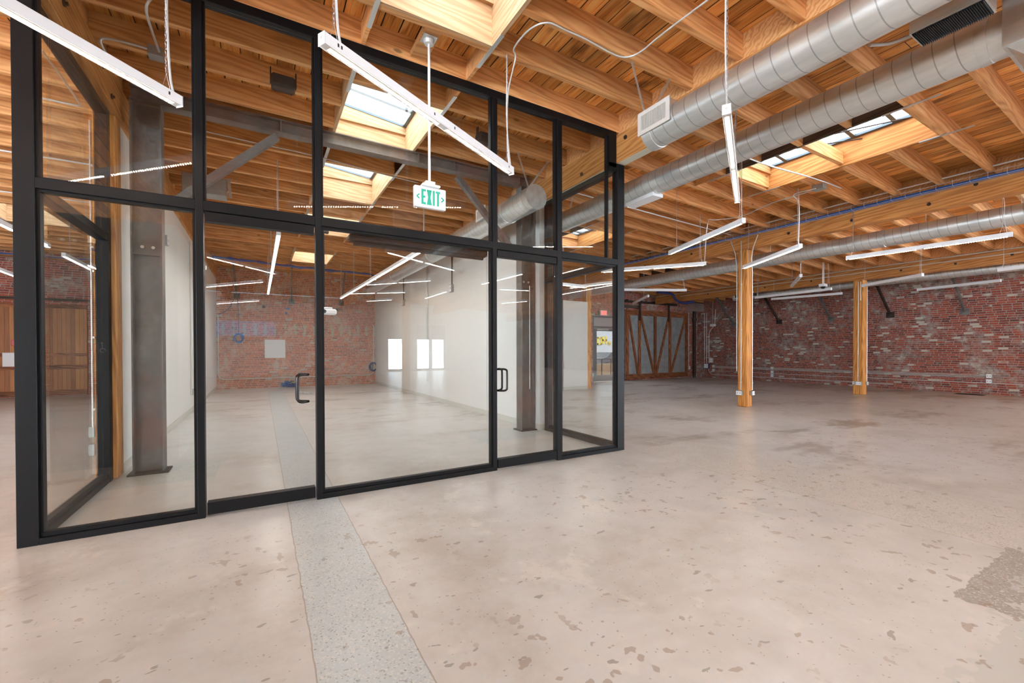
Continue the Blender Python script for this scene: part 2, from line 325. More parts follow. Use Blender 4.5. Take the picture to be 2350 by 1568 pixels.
# ---------------------------------------------------------------- mesh builder
class MB:
    def __init__(s): s.v, s.f, s.sm = [], [], []
    def _add(s, vs, fs, smooth=False):
        b = len(s.v); s.v.extend([tuple(v) for v in vs])
        for f in fs: s.f.append(tuple(b+i for i in f)); s.sm.append(smooth)
        return s
    def hexa(s, p):   # 8 corners: 4 bottom ccw, 4 top ccw
        return s._add(p, [(3,2,1,0),(4,5,6,7),(0,1,5,4),(1,2,6,5),(2,3,7,6),(3,0,4,7)])
    def box(s, x0, x1, y0, y1, z0, z1):
        if x0 > x1: x0, x1 = x1, x0
        if y0 > y1: y0, y1 = y1, y0
        if z0 > z1: z0, z1 = z1, z0
        return s.hexa([(x0,y0,z0),(x1,y0,z0),(x1,y1,z0),(x0,y1,z0),(x0,y0,z1),(x1,y0,z1),(x1,y1,z1),(x0,y1,z1)])
    def bevbox(s, x0, x1, y0, y1, z0, z1, b=0.004):
        bm = bmesh.new(); bmesh.ops.create_cube(bm, size=1)
        for v in bm.verts: v.co = Vector(((x0+x1)/2+v.co.x*(x1-x0), (y0+y1)/2+v.co.y*(y1-y0), (z0+z1)/2+v.co.z*(z1-z0)))
        bmesh.ops.bevel(bm, geom=list(bm.edges), offset=b, segments=1, affect='EDGES', profile=0.5)
        bm.verts.index_update()
        s._add([v.co[:] for v in bm.verts], [tuple(v.index for v in f.verts) for f in bm.faces]); bm.free(); return s
    def bar(s, a, b, w, h, up=(0,0,1)):
        a, b = Vector(a), Vector(b); d = (b-a).normalized(); up = Vector(up)
        if abs(d.dot(up)) > 0.98: up = Vector((0,1,0))
        n = d.cross(up).normalized(); u = n.cross(d).normalized()
        n, u = n*w/2, u*h/2
        return s.hexa([a-n-u, b-n-u, b+n-u, a+n-u, a-n+u, b-n+u, b+n+u, a+n+u])
    def tube(s, pts, r, n=8, closed=False, caps=True):
        pts = [Vector(p) for p in pts]; m = len(pts); rings = []; prev = None
        for i, p in enumerate(pts):
            if closed: d = (pts[(i+1)%m]-pts[i-1])
            else: d = (pts[min(i+1,m-1)]-pts[max(i-1,0)])
            d.normalize()
            if prev is None:
                a = Vector((0,0,1)) if abs(d.z) < 0.9 else Vector((1,0,0))
                prev = d.cross(a).normalized()
            else:
                prev = (prev - d*prev.dot(d)).normalized()
            q = d.cross(prev)
            rings.append([p + (prev*math.cos(2*PI*k/n)+q*math.sin(2*PI*k/n))*r for k in range(n)])
        vs = [v for ring in rings for v in ring]; fs = []
        for i in range(m if closed else m-1):
            j = (i+1)%m
            for k in range(n): fs.append((i*n+k, i*n+(k+1)%n, j*n+(k+1)%n, j*n+k))
        s._add(vs, fs, True)
        if caps and not closed: s._add(rings[0], [tuple(reversed(range(n)))]); s._add(rings[-1], [tuple(range(n))])
        return s
    def prism(s, poly, axis, a, b):
        """extrude a 2D outline (in the two other axes, cyclic order) from a to b along axis"""
        def P(p, t):
            if axis == 'x': return (t, p[0], p[1])
            if axis == 'y': return (p[0], t, p[1])
            return (p[0], p[1], t)
        n = len(poly); vs = [P(p, a) for p in poly]+[P(p, b) for p in poly]
        fs = [tuple(range(n)), tuple(range(2*n-1, n-1, -1))]+[(i, i+n, (i+1)%n+n, (i+1)%n) for i in range(n)]
        return s._add(vs, fs)
    def lathe(s, prof, c, axis='z', n=24):
        c = Vector(c)
        def ring(r, h):
            out = []
            for k in range(n):
                a = 2*PI*k/n; p = (r*math.cos(a), r*math.sin(a), h)
                if axis == 'y': p = (p[0], h, p[1])
                elif axis == 'x': p = (h, p[0], p[1])
                out.append(c+Vector(p))
            return out
        for (r0, h0), (r1, h1) in zip(prof, prof[1:]):
            if r0 < 1e-6 and r1 < 1e-6: continue
            if r0 < 1e-6 or r1 < 1e-6:
                if abs(h0-h1) < 1e-6: s._add(ring(max(r0, r1), h0), [tuple(range(n))])
                else:
                    v = ring(max(r0, r1), h0 if r0 > r1 else h1)+[c+Vector({'x': (h1 if r0 > r1 else h0, 0, 0), 'y': (0, h1 if r0 > r1 else h0, 0), 'z': (0, 0, h1 if r0 > r1 else h0)}[axis])]
                    s._add(v, [(k, (k+1)%n, n) for k in range(n)], True)
                continue
            s._add(ring(r0, h0)+ring(r1, h1), [(k, (k+1)%n, n+(k+1)%n, n+k) for k in range(n)], True)
        return s
    def mesh(s, name, off=(0,0,0)):
        me = bpy.data.meshes.new(name); o = Vector(off)
        me.from_pydata([Vector(v)-o for v in s.v], [], s.f)
        me.polygons.foreach_set('use_smooth', s.sm)
        bm = bmesh.new(); bm.from_mesh(me); bmesh.ops.recalc_face_normals(bm, faces=bm.faces); bm.to_mesh(me); bm.free()
        me.update(); return me
    def build(s, name, mat, parent=None, label=None, origin=None):
        """link as one mesh object; vertices are given in room coordinates (or in the parent's own when it is an unplaced prototype)"""
        off = Vector((0,0,0))
        if parent is not None: off = parent['_o'] if '_o' in parent else (0,0,0)
        elif origin is not None: off = Vector(origin)
        off = Vector(off)
        me = s.mesh(name, off); me.materials.append(M[mat] if isinstance(mat, str) else mat)
        o = bpy.data.objects.new(name, me); COL.objects.link(o)
        if parent is not None:
            o.parent = parent
            if '_o' in parent: o['_o'] = tuple(off)
        else: o.location = off
        if parent is None: o['_o'] = tuple(off)
        if label: o['label'] = label
        return o
def tag(o, label, cat, group=None, kind='thing'):
    o['label'] = label; o['category'] = cat; o['kind'] = kind
    if group: o['group'] = group
    return o
def thing(name, label, cat, loc, group=None):
    o = bpy.data.objects.new(name, None); COL.objects.link(o); o.location = loc; o['_o'] = tuple(loc)
    o.empty_display_size = 0.1
    return tag(o, label, cat, group)
def struct(o, label=None):
    o['kind'] = 'structure'
    if label: o['label'] = label
    return o
def solo(mb, name, mat, label, cat, group=None, origin=None):
    if origin is None:
        n = len(mb.v); origin = (sum(v[0] for v in mb.v)/n, sum(v[1] for v in mb.v)/n, min(v[2] for v in mb.v))
    return tag(mb.build(name, mat, None, origin=origin), label, cat, group)
def arc(c, r, a0, a1, n, ux, uy):
    c, ux, uy = Vector(c), Vector(ux), Vector(uy)
    return [c+ux*(r*math.cos(a0+(a1-a0)*i/n))+uy*(r*math.sin(a0+(a1-a0)*i/n)) for i in range(n+1)]
def smooth(pts, n=8):
    """Catmull-Rom through points"""
    pts = [Vector(p) for p in pts]; out = []
    q = [pts[0]]+pts+[pts[-1]]
    for i in range(1, len(q)-2):
        a, b, c, d = q[i-1], q[i], q[i+1], q[i+2]
        for k in range(n):
            u = k/n; out.append(0.5*((2*b)+(c-a)*u+(2*a-5*b+4*c-d)*u*u+(3*b-a-3*c+d)*u**3))
    out.append(pts[-1]); return out
# ---------------------------------------------------------------- the shell
ROOF = [(-14.0, 4.55), (4.47, 4.55), (10.6, 4.36), (16.6, 4.05), (20.2, 3.90)]
def zj(x):
    for (a, za), (b, zb) in zip(ROOF, ROOF[1:]):
        if x <= b: return za+(zb-za)*(x-a)/(b-a)
    return ROOF[-1][1]
JD = 0.26
def yk(k): return 4.575+0.61*k
# skylight wells: x0, x1, k of the first header joist, k of the last
WELLS = [(0.93, 2.05, -4, -1), (0.93, 2.05, 1, 4), (0.93, 2.05, 5, 8), (0.93, 2.05, 10, 13), (0.93, 2.05, 17, 20),
         (6.98, 8.20, -4, 0), (6.95, 8.10, 6, 9), (12.7, 13.9, 9, 12), (0.93, 2.05, -12, -9), (6.98, 8.2, -14, -11), (-5.2, -4.1, 6, 9), (-5.2, -4.1, 14, 17)]  # the two wells behind the camera are unseen, kept for their light
holes = [(x0-.02, x1+.02, yk(a)+0.015, yk(b)-0.015) for x0, x1, a, b in WELLS]
d = MB()
xs = sorted({-14.0, 4.47, 10.6, 16.6, 20.2} | {h[0] for h in holes} | {h[1] for h in holes})
for xa, xb in zip(xs, xs[1:]):
    hs = sorted([h for h in holes if h[0] < xb-1e-6 and h[1] > xa+1e-6], key=lambda h: h[2])
    y = -20.0; yend = 19.5 if xb <= 4.5 else 14.9
    for h in hs+[None]:
        ye = h[2] if h else yend
        za, zb = zj(xa)+JD, zj(xb)+JD
        d.hexa([(xa,y,za),(xb,y,zb),(xb,ye,zb),(xa,ye,za),(xa,y,za+.05),(xb,y,zb+.05),(xb,ye,zb+.05),(xa,ye,za+.05)])
        if h: y = h[3]
struct(d.build('ceiling', 'deck', None, 'plank roof deck of stained boards laid across the joists'))

fl = MB(); fl.box(-14, 20, -20, 14.7, -0.1, 0); fl.box(-14, 4.44, 14.7, 19.5, -0.1, 0)
struct(fl.build('floor', 'floor', None, 'pale polished concrete slab with patched strips'))
def wall(name, mat, *b, label=None):
    m = MB()
    for q in b: m.box(*q)
    return struct(m.build(name, mat, None, label))
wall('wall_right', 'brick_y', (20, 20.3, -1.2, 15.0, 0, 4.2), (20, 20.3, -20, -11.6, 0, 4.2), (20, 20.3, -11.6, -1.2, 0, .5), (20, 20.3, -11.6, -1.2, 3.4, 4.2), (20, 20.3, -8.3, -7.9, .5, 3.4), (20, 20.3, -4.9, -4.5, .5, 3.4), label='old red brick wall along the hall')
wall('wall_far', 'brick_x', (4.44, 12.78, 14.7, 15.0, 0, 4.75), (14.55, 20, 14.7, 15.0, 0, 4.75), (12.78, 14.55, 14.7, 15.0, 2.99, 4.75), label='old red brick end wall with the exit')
wall('wall_back', 'brick_in', (-1.43, 4.32, 19.25, 19.5, 0, 4.75), label='orange brick end wall of the glazed room')
wall('wall_left', 'brick_x', (-14, -1.53, 19.35, 19.6, 0, 4.75), label='brick end wall behind the timber doors')
wall('wall_outer', 'wallwhite', (-14.2, -14, -20, -16, 0, 4.75), (-14.2, -14, 3.0, 19.6, 0, 4.75), (-14.2, -14, -16, 3.0, 0, .4), (-14.2, -14, -16, 3.0, 3.5, 4.75), (-14.2, -14, -10.2, -9.6, .4, 3.5), (-14.2, -14, -3.6, -3.0, .4, 3.5))
wall('wall_inner_left', 'wallwhite', (-1.53, -1.43, 6.70, 19.3, 0, 4.12), label='white partition wall on the room side by the steel column')
wall('wall_inner_right', 'wallwhite', (4.32, 4.44, 6.40, 19.3, 0, 4.105), label='white partition wall on the far side of the room')
wall('wall_hall', 'wallwhite', (9.42, 10.55, 12.42, 12.56, 0, 3.24), label='low white partition beside the timber post')
bb = MB(); bb.box(-1.43, -1.42, 6.70, 19.25, 0, 0.11); struct(bb.build('baseboard_left', 'base'))
bb = MB(); bb.box(4.31, 4.32, 6.40, 19.25, 0, 0.11); bb.box(4.32, 4.44, 6.39, 6.40, 0, 0.11); struct(bb.build('baseboard_right', 'base'))
bb = MB(); bb.box(9.42, 10.55, 12.41, 12.42, 0, 0.11); struct(bb.build('baseboard_hall', 'base'))
# rear wall of the hall with its daylit windows (three seen mirrored in the glass)
rw = MB(); edges = [-14, -11.5, -8.0, 7.35, 8.75, 9.35, 10.35, 10.45, 11.45, 20]
RWIN = [(-11.5, -8.0), (7.35, 8.75), (9.35, 10.35), (10.45, 11.45)]  # the first window is unseen, added for its light
for a, b in zip(edges, edges[1:]):
    if (a, b) in RWIN: rw.box(a, b, -20.3, -20, 3.2, 4.75); rw.box(a, b, -20.3, -20, 0, 0.1)
    else: rw.box(a, b, -20.3, -20, 0, 4.75)
struct(rw.build('wall_rear', 'wallwhite'))
for i, (a, b) in enumerate(RWIN):
    w = MB(); w.box(a, b, -20.22, -20.2, 0.1, 3.2); o = struct(w.build('window_%d' % (i+1), 'winpane'))
    s_ = MB(); s_.box(a, b, -20.1, -20.08, 2.2, 3.2); s_.build('roller_blind', 'greywall', o)
    f_ = MB(); f_.box(a, a+.06, -20.18, -20.05, 0.1, 3.2); f_.box(b-.06, b, -20.18, -20.05, 0.1, 3.2); f_.box(a, b, -20.18, -20.05, 0.1, 0.16)
    f_.build('window_frame', 'slate', o)
for i, (x, y0, y1, z0, z1) in enumerate(((20.15, -11.6, -8.3, .5, 3.4), (20.15, -7.9, -4.9, .5, 3.4), (20.15, -4.5, -1.2, .5, 3.4), (-14.1, -16, -10.2, .4, 3.5), (-14.1, -9.6, -3.6, .4, 3.5), (-14.1, -3.0, 3.0, .4, 3.5))):  # side-wall windows added out of view to brighten the hall and ceiling
    o = struct(MB().box(x-.01, x+.01, y0, y1, z0, z1).build('window_%d' % (i+5), 'winpane'))
    f_ = MB(); e = -.05 if x > 0 else .05; ym = (y0+y1)/2
    for a, b in ((y0, y0+.06), (ym-.03, ym+.03), (y1-.06, y1)): f_.box(x+e-.02, x+e+.02, a, b, z0, z1)
    f_.build('window_frame', 'slate', o)
o = struct(MB().box(-2.2, .75, -19.995, -19.98, 2.3, 3.15).build('window_11', 'bluepane'))
# white washroom block just beside the camera: only its mirror image shows in the left pane
wall('wall_washroom', 'wallwhite', (-1.60, -0.95, 0.6, 2.03, 0, 3.10))
o = struct(MB().box(-2.6, -1.60, 1.9, 2.02, 0, 3.10).build('door_1', 'blackplastic'))
sg = thing('restroom_sign', 'small black restroom plaque with white pictograms, mirrored in the left glass', 'sign', (-1.73, 2.025, 1.48))
MB().bevbox(-1.815, -1.645, 2.021, 2.030, 1.375, 1.58, .003).build('plate', 'blackplastic', sg)
pc = MB(); pc.lathe([(0.0, 0), (.012, 0), (.012, .002), (0, .002)], (-1.765, 2.031, 1.545), 'y', 12)
pc.prism([(-1.785, 1.525), (-1.745, 1.525), (-1.749, 1.47), (-1.756, 1.47), (-1.757, 1.425), (-1.773, 1.425), (-1.774, 1.47), (-1.781, 1.47)], 'y', 2.0305, 2.032)
pc.box(-1.732, -1.729, 2.0305, 2.032, 1.42, 1.56)
pc.tube(arc((-1.69, 2.032, 1.455), .024, 0.4, 5.2, 14, (1,0,0), (0,0,1)), .0035, 6); pc.lathe([(0, 0), (.009, 0), (.009, .002), (0, .002)], (-1.695, 2.031, 1.545), 'y', 10)
pc.bar((-1.695, 2.032, 1.53), (-1.69, 2.032, 1.48), .007, .003); pc.bar((-1.69, 2.032, 1.48), (-1.668, 2.032, 1.478), .007, .003); pc.bar((-1.668, 2.032, 1.48), (-1.655, 2.032, 1.44), .007, .003)
pc.build('pictogram', 'paper', sg)

# ---------------------------------------------------------------- outdoors, beyond the exit
struct(MB().box(-5, 60, 14.98, 70, -0.25, -0.15).build('exterior_ground', 'asphalt'))
bl = thing('building', 'grey building across the street with big yellow letters', 'building', (34, 44, 0))
MB().box(20, 60, 44, 50, 0, 9).build('wall', 'greywall', bl)
lt = MB()
def L_O(x, z, w, h, s): lt.box(x, x+w, 43.9, 44, z, z+s); lt.box(x, x+w, 43.9, 44, z+h-s, z+h); lt.box(x, x+s, 43.9, 44, z, z+h); lt.box(x+w-s, x+w, 43.9, 44, z, z+h)
def L_H(x, z, w, h, s): lt.box(x, x+s, 43.9, 44, z, z+h); lt.box(x+w-s, x+w, 43.9, 44, z, z+h); lt.box(x, x+w, 43.9, 44, z+h/2-s/2, z+h/2+s/2)
_a = at(1370, 772, y=44); _b = at(1394, 790, y=44); 
L_O(_a.x, _b.z-.1, .75, 1.05, .2); L_H(_a.x+.9, _b.z, .8, 1.05, .24); L_H(_a.x+1.95, _b.z-.15, .4, .5, .13)
lt.build('letters', 'yellow', bl)
car = thing('car', 'dark grey saloon car parked outside the exit door', 'car', tuple(at(1398, 820, y=26).xy)+(-0.15,))
cx, cyy = car.location.x, 26.0
MB().prism([(cx-1.6,.12),(cx+2.6,.12),(cx+2.7,.5),(cx+2.5,.72),(cx+1.5,.8),(cx+.9,1.2),(cx-.5,1.25),(cx-1.0,.86),(cx-1.7,.72),(cx-1.75,.4)], 'y', 25.2, 26.8).build('body', 'car', car)
MB().prism([(cx+1.35,.82),(cx+.85,1.14),(cx-.42,1.18),(cx-.85,.86)], 'y', 25.18, 25.2).build('side_window', 'carglass', car)
for wx in (cx-1.0, cx+1.9): MB().lathe([(0,0),(.32,0),(.32,.2),(0,.2)], (wx, 25.14, .17), 'y', 20).build('wheel', 'rubber', car)
rl = thing('railing', 'black metal railing outside the glass exit door', 'railing', (14.5, 17.5, -0.15))
for px in (1367, 1381, 1402, 1420): 
    p = at(px, 860, y=17.5); MB().box(p.x-.02, p.x+.02, 17.48, 17.52, -0.15, 0.95).build('post', 'blackplastic', rl)
MB().box(at(1366, 860, y=17.5).x, 18, 17.48, 17.52, 0.93, 0.97).build('top_rail', 'blackplastic', rl)
MB().box(at(1381, 860, y=17.5).x, 18, 17.48, 17.52, -0.02, 0.02).build('bottom_rail', 'blackplastic', rl)
solo(MB().box(13.0, 22, 19.2, 19.5, -0.15, 0.62), 'low_wall', 'tan', 'low tan wall behind the outdoor railing', 'wall')

# exit door in the far wall
dr = struct(MB().box(12.78, 12.86, 14.72, 14.82, 0, 2.99).box(14.47, 14.55, 14.72, 14.82, 0, 2.99).box(12.86, 14.47, 14.72, 14.82, 2.91, 2.99).box(12.86, 14.47, 14.72, 14.82, 2.42, 2.52).build('door_2', 'slate', None, 'grey framed glass exit door in the end wall'))
MB().box(12.86, 14.47, 14.76, 14.77, 2.52, 2.91).build('transom_pane', 'greywall', dr, 'pale blank panel over the door')
lf = MB().box(12.87, 13.04, 14.735, 14.785, 0.03, 2.41).box(14.3, 14.46, 14.735, 14.785, 0.03, 2.41).box(13.04, 14.3, 14.735, 14.785, 0.03, 0.3).box(13.04, 14.3, 14.735, 14.785, 2.3, 2.41).build('door_leaf', 'slate', dr)
MB().box(13.04, 14.3, 14.755, 14.765, 0.3, 2.3).build('pane', 'glass', lf)
MB().box(13.0, 13.7, 14.66, 14.73, 2.33, 2.39).build('closer', 'box', dr)

# ---------------------------------------------------------------- joists
def joist(x0, x1, k, label, group, w=0.066, z0=None, z1=None):
    za, zb = (zj(x0) if z0 is None else z0)+.0005, (zj(x1) if z1 is None else z1)+.0005; y = yk(k); D_ = JD-.001
    m = MB(); c = ((x0+x1)/2, y, (za+zb)/2)
    m.hexa([(x0,y-w/2,za),(x1,y-w/2,zb),(x1,y+w/2,zb),(x0,y+w/2,za),(x0,y-w/2,za+D_),(x1,y-w/2,zb+D_),(x1,y+w/2,zb+D_),(x0,y+w/2,za+D_)])
    return tag(m.build('ceiling_joist', 'joist', None, origin=c), label, 'joist', group)
BAYS = [(-1.445, 4.435, -14, 24, 'middle'), (4.505, 10.56, -8, 16, 'right'), (10.66, 16.56, -7, 16, 'third'), (16.66, 20.0, -6, 16, 'brick'), (-13.9, -1.53, 0, 24, 'left')]
TXT = {'middle': ('timber joist spanning the bay over the glazed room and the space before it', 'joists of the bay over the glazed room'),
       'right': ('timber joist spanning the bay with the two parallel spiral ducts', 'joists of the bay with the two spiral ducts'),
       'third': ('timber joist spanning between the cable-tray girder and the next girder', 'joists between the two hall girders'),
       'brick': ('timber joist running from the last girder to the red brick wall', 'joists ending at the red brick wall'),
       'left': ('timber joist left of the glazed room, above the timber doors', 'joists left of the glazed room')}
STUB = {'middle': ('short joist stub meeting a skylight well over the glazed room bay', 'joist stubs at the skylights of the glazed room bay'),
        'right': ('short joist stub meeting a skylight well in the spiral duct bay', 'joist stubs at the skylights of the duct bay'),
        'third': ('short joist stub meeting the skylight beyond the cable-tray girder', 'joist stubs at the skylight past the tray girder'),
        'left': ('short joist stub meeting a skylight well left of the glazed room', 'joist stubs at the skylights left of the room')}
for x0, x1, ka, kb, nm in BAYS:
    for k in range(ka, kb+1):
        if k == 0 and nm == 'middle':
            pass
        cut = [w for w in WELLS if w[0] > x0 and w[1] < x1 and w[2] < k < w[3] ]
        if cut:
            w = cut[0]; joist(x0, w[0]-.04, k, *STUB[nm]); joist(w[1]+.04, x1, k, *STUB[nm])
        else: joist(x0, x1, k, *TXT[nm])

# ---------------------------------------------------------------- girders
def girder(x0, x1, y0, y1, z0, z1, label, bolts=(), side=-1, blocking=True, strip=None, bay=''):
    t = thing('girder', label, 'girder', ((x0+x1)/2, y0, z0))
    MB().bevbox(x0, x1, y0, y1, z0, z1, .006).build('beam', 'girder', t)
    xc = (x0+x1)/2
    if blocking: MB().box(xc-.03, xc+.03, y0, y1, z1+.002, zj(xc)+JD-.004).build('blocking', 'joist', t)
    if bolts:
        xf = x0 if side < 0 else x1
        for y, z in bolts:
            b = MB(); b.lathe([(0, 0), (.028, 0), (.03, .012*side), (.014, .012*side), (.014, .03*side), (0, .03*side)], (xf, y, z), 'x', 14); b.build('bolt', 'iron', t)
    if strip: MB().box(*strip).build('painted_soffit', 'cream', t, 'cream painted soffit strip')
    return t
girder(4.385, 4.555, -19.9, 19.2, 4.11, 4.50, 'glulam girder over the glass wall corner with a cream soffit, running to the vent box', [(at(1436, 304, x=4.385).y, 4.40), (5.3, 4.22), (5.9, 4.4), (6.9, 4.36), (3.9, 4.2), (2.9, 4.4)], -1, True, (4.40, 4.54, -19.9, 6.3, 4.1065, 4.1095))
girder(-1.58, -1.38, -19.9, 19.2, 4.12, 4.50, 'glulam girder above the white wall behind the left glass corner', [(4.9, 4.3), (5.35, 4.22), (5.9, 4.36), (6.2, 4.2), (8.4, 4.3)], 1)
girder(10.5, 10.72, -19.9, 14.65, 3.97, 4.34, 'long timber girder carrying the blue cable tray', [(at(2132, 469, x=10.5).y, at(2132, 469, x=10.5).z), (at(1955, 507, x=10.5).y, 4.1), (at(1810, 540, x=10.5).y, 4.12), (at(2240, 415, x=10.5).y, 4.25), (9.6, 4.1), (7.9, 4.15)], -1)
girder(16.5, 16.72, -19.9, 14.45, 3.66, 4.03, 'reddish timber girder nearest the brick wall', [(at(2193, 595, x=16.5).y, 3.8), (at(2068, 612, x=16.5).y, 3.8), (at(1862, 640, x=16.5).y, 3.82), (9.2, 3.8), (3.0, 3.85), (11.6, 3.82)], -1)

# ---------------------------------------------------------------- skylights
def skylight(w, label, bars=(.69,), rods=False, tilt=0.12, aged=False):
    x0, x1, ka, kb = w; y0, y1 = yk(ka)+.034, yk(kb)-.034; zb = max(zj(x0), zj(x1)); zt = zb+(0.5 if aged else 0.66)
    t = thing('skylight', label, 'skylight', ((x0+x1)/2, (y0+y1)/2, zb))
    for i, (xa, xb) in enumerate(((x0-.038, x0), (x1, x1+.038))):
        MB().box(xa, xb, y0, y1, zj(xa)+.001, zt+.2).build('curb_board', ('greywood' if i == 0 else 'girder') if aged else 'paley', t)
    for ya, yb in ((y0, y0+.035), (y1-.035, y1)):
        MB().box(x0, x1, ya, yb, zb+.001, zt+.2).build('curb_board', 'joist' if aged else 'pale', t)
    for ya, yb in ((y0+.035, y0+.075), (y1-.075, y1-.035)):      # tapered firring strips under the glazing
        MB().prism([(x0, zt-.26), (x1, zt-.26), (x1, zt-tilt-.03), (x0, zt-.03)], 'y', ya, yb).build('firring', 'joist' if aged else 'pale', t)
    f = MB(); zl, zr = zt, zt-tilt
    def zz(x): return zl+(zr-zl)*(x-x0)/(x1-x0)
    def slab(xa, xb, ya, yb, h0, h1): f.hexa([(xa,ya,zz(xa)+h0),(xb,ya,zz(xb)+h0),(xb,yb,zz(xb)+h0),(xa,yb,zz(xa)+h0),(xa,ya,zz(xa)+h1),(xb,ya,zz(xb)+h1),(xb,yb,zz(xb)+h1),(xa,yb,zz(xa)+h1)])
    slab(x0, x0+.05, y0+.035, y1-.035, -.03, .05); slab(x1-.05, x1, y0+.035, y1-.035, -.03, .05)
    slab(x0+.05, x1-.05, y0+.035, y0+.085, -.03, .05); slab(x0+.05, x1-.05, y1-.085, y1-.035, -.03, .05)
    for fr in bars:
        yc = y0+(y1-y0)*fr; slab(x0+.04, x1-.04, yc-.03, yc+.03, -.03, .05)
    f.build('glazing_frame', 'slate', t)
    f = MB(); slab(x0+.03, x1-.03, y0+.05, y1-.05, .005, .02); f.build('pane', 'skypane', t)
    for xs_ in (x0-.019, x1+.019):       # perforated straps that tie the well to the next joists
        for ye, s in ((y0-.034, -1), (y1+.034, 1)):
            MB().box(xs_-.022, xs_+.022, ye-.30 if s < 0 else ye-.26, ye+.26 if s < 0 else ye+.30, zj(xs_)-.006, zj(xs_)-.001).build('strap', 'galv', t)
            if s > 0 or ka != -4: MB().box(xs_-.019, xs_+.019, ye+.035 if s > 0 else ye-.575, ye+.575 if s > 0 else ye-.035, zj(xs_)+.001, zj(xs_)+.2).build('trimmer_block', 'joist', t)
    if rods and kb-ka == 4:
        MB().box(x0, x1, yk(-2)-.033, yk(-2)+.033, zb+.001, zb+.2).build('cross_piece', 'joist', t)
    if rods:
        a = MB(); a.tube([(x0, y1-.5, zb+.16), (x1, y0+.9, zb+.30)], .009, 6); a.tube([(x0, y1-.9, zb+.14), (x1, y0+.2, zb+.34)], .009, 6); a.build('iron_rod', 'iron', t)
    return t
SKL = ['pale timber skylight well above the sign pole, at the top edge of the photo', 'skylight seen through the big middle pane, right above the steel beam',
       'skylight inside the glazed room, second one back, beyond the steel beam', 'small sliver of skylight inside the glazed room, third one back', 'skylight inside the glazed room nearest the orange brick wall',
       'skylight with crossed iron rods beside the lower spiral duct', 'skylight seen through the glass beneath the spiral duct', 'small bright skylight above the duct beyond the tray girder',
       'skylight behind the camera over the glazed room bay', 'skylight behind the camera over the spiral duct bay', 'skylight left of the glazed room, nearer one', 'skylight left of the glazed room, nearer the timber doors']
for i, w in enumerate(WELLS):
    skylight(w, SKL[i], bars=(.2, .42, .62, .85) if i in (5, 6, 7, 9) else (.69,), rods=(i in (5, 6)), aged=(i in (5, 6, 7, 9)))
# ---------------------------------------------------------------- glass partition
YF = 4.531; YG = 4.577
gp = thing('glass_partition', 'tall black framed glass front wall with transom panes around two glass doors', 'glass partition', (1.5, YF, 0))
def fpart(name, *b, parent=gp, mat='black'):
    m = MB()
    for q in b: m.bevbox(*q, .003)
    return m.build(name, mat, parent)
fpart('corner_post', (-1.555, -1.44, YF, 4.645, 0, 4.108))
fpart('corner_post', (4.405, 4.535, YF, 4.645, 0, 4.105))
for xa, xb in ((-.478, -.424), (.460, .512), (2.393, 2.445), (3.343, 3.412)): fpart('mullion', (xa, xb, YF, 4.64, 0, 4.462))
fpart('upper_post', (4.245, 4.38, YF, 4.64, 4.04, 4.549))
fpart('top_rail', (-1.372, 4.245, YF, 4.64, 4.462, 4.549))
fpart('shoulder_rail', (4.245, 4.405, YF, 4.64, 4.01, 4.10))
SEG = [(-1.44, -.478), (-.424, .460), (.512, 2.393), (2.445, 3.343), (3.412, 4.405)]
for i, (a, b) in enumerate(SEG):
    fpart('transom_rail', (a, b, YF, 4.64, 2.66, 2.742))
    if i in (0, 2, 4):
        fpart('sill', (a, b, YF, 4.64, 0, .05), (a, b, YF+.022, 4.615, .05, .085)); 
        s_ = MB()
        for xa, xb in ((a, a+.022), (b-.022, b)): s_.box(xa, xb, YF+.02, 4.615, .085, 2.64)
        s_.box(a, b, YF+.02, 4.615, 2.64, 2.66); s_.build('pane_frame', 'black', gp)
        MB().box(a+.01, b-.01, YG-.005, YG+.005, .07, 2.65).build('pane', 'glass', gp)
    u0, u1 = a, b
    if i == 0: u0 = -1.372
    if i == 4: u1 = 4.245
    s_ = MB()
    s_.box(a, a+.02, YF+.02, 4.615, 2.742, 4.462 if i else 4.10); s_.box(u1-.02, u1, YF+.02, 4.615, 2.742, 4.462); s_.box(a, u1, YF+.02, 4.615, 2.742, 2.752)
    s_.build('pane_frame', 'black', gp)
    MB().box(u0+.01, u1-.01, YG-.005, YG+.005, 2.745, 4.455).build('transom_pane', 'glass', gp)
MB().box(4.245, 4.40, YG-.005, YG+.005, 2.745, 4.02).build('transom_pane', 'glass', gp); MB().box(-1.44, -1.37, YG-.005, YG+.005, 2.745, 4.10).build('transom_pane', 'glass', gp)

def side(name, x0, x1, ya, yb, ztop, label):
    t = thing(name, label, 'glass partition', ((x0+x1)/2, (ya+yb)/2, 0)); xm = (x0+x1)/2
    fpart('sill', (x0, x1, ya, yb, 0, .06), (x0+.022, x1-.022, ya, yb, .06, .10), parent=t)
    fpart('transom_rail', (x0, x1, ya, yb, 2.66, 2.742), parent=t)
    fpart('top_rail', (x0, x1, ya, yb, ztop-.075, ztop), parent=t)
    fpart('jamb', (x0-.004, x1+.004, yb, yb+.10, 0, ztop), parent=t)
    MB().box(xm-.005, xm+.005, ya+.01, yb-.01, .09, 2.665).build('pane', 'glass', t)
    MB().box(xm-.005, xm+.005, ya+.01, yb-.01, 2.74, ztop-.07).build('transom_pane', 'glass', t)
    return t
side('glass_partition', -1.551, -1.447, 4.65, 6.315, 4.115, 'black framed glass return wall at the left, ending at the timber post')
side('glass_partition', 4.415, 4.52, 4.65, 6.28, 4.105, 'black framed glass return wall at the right, seen through the last pane')

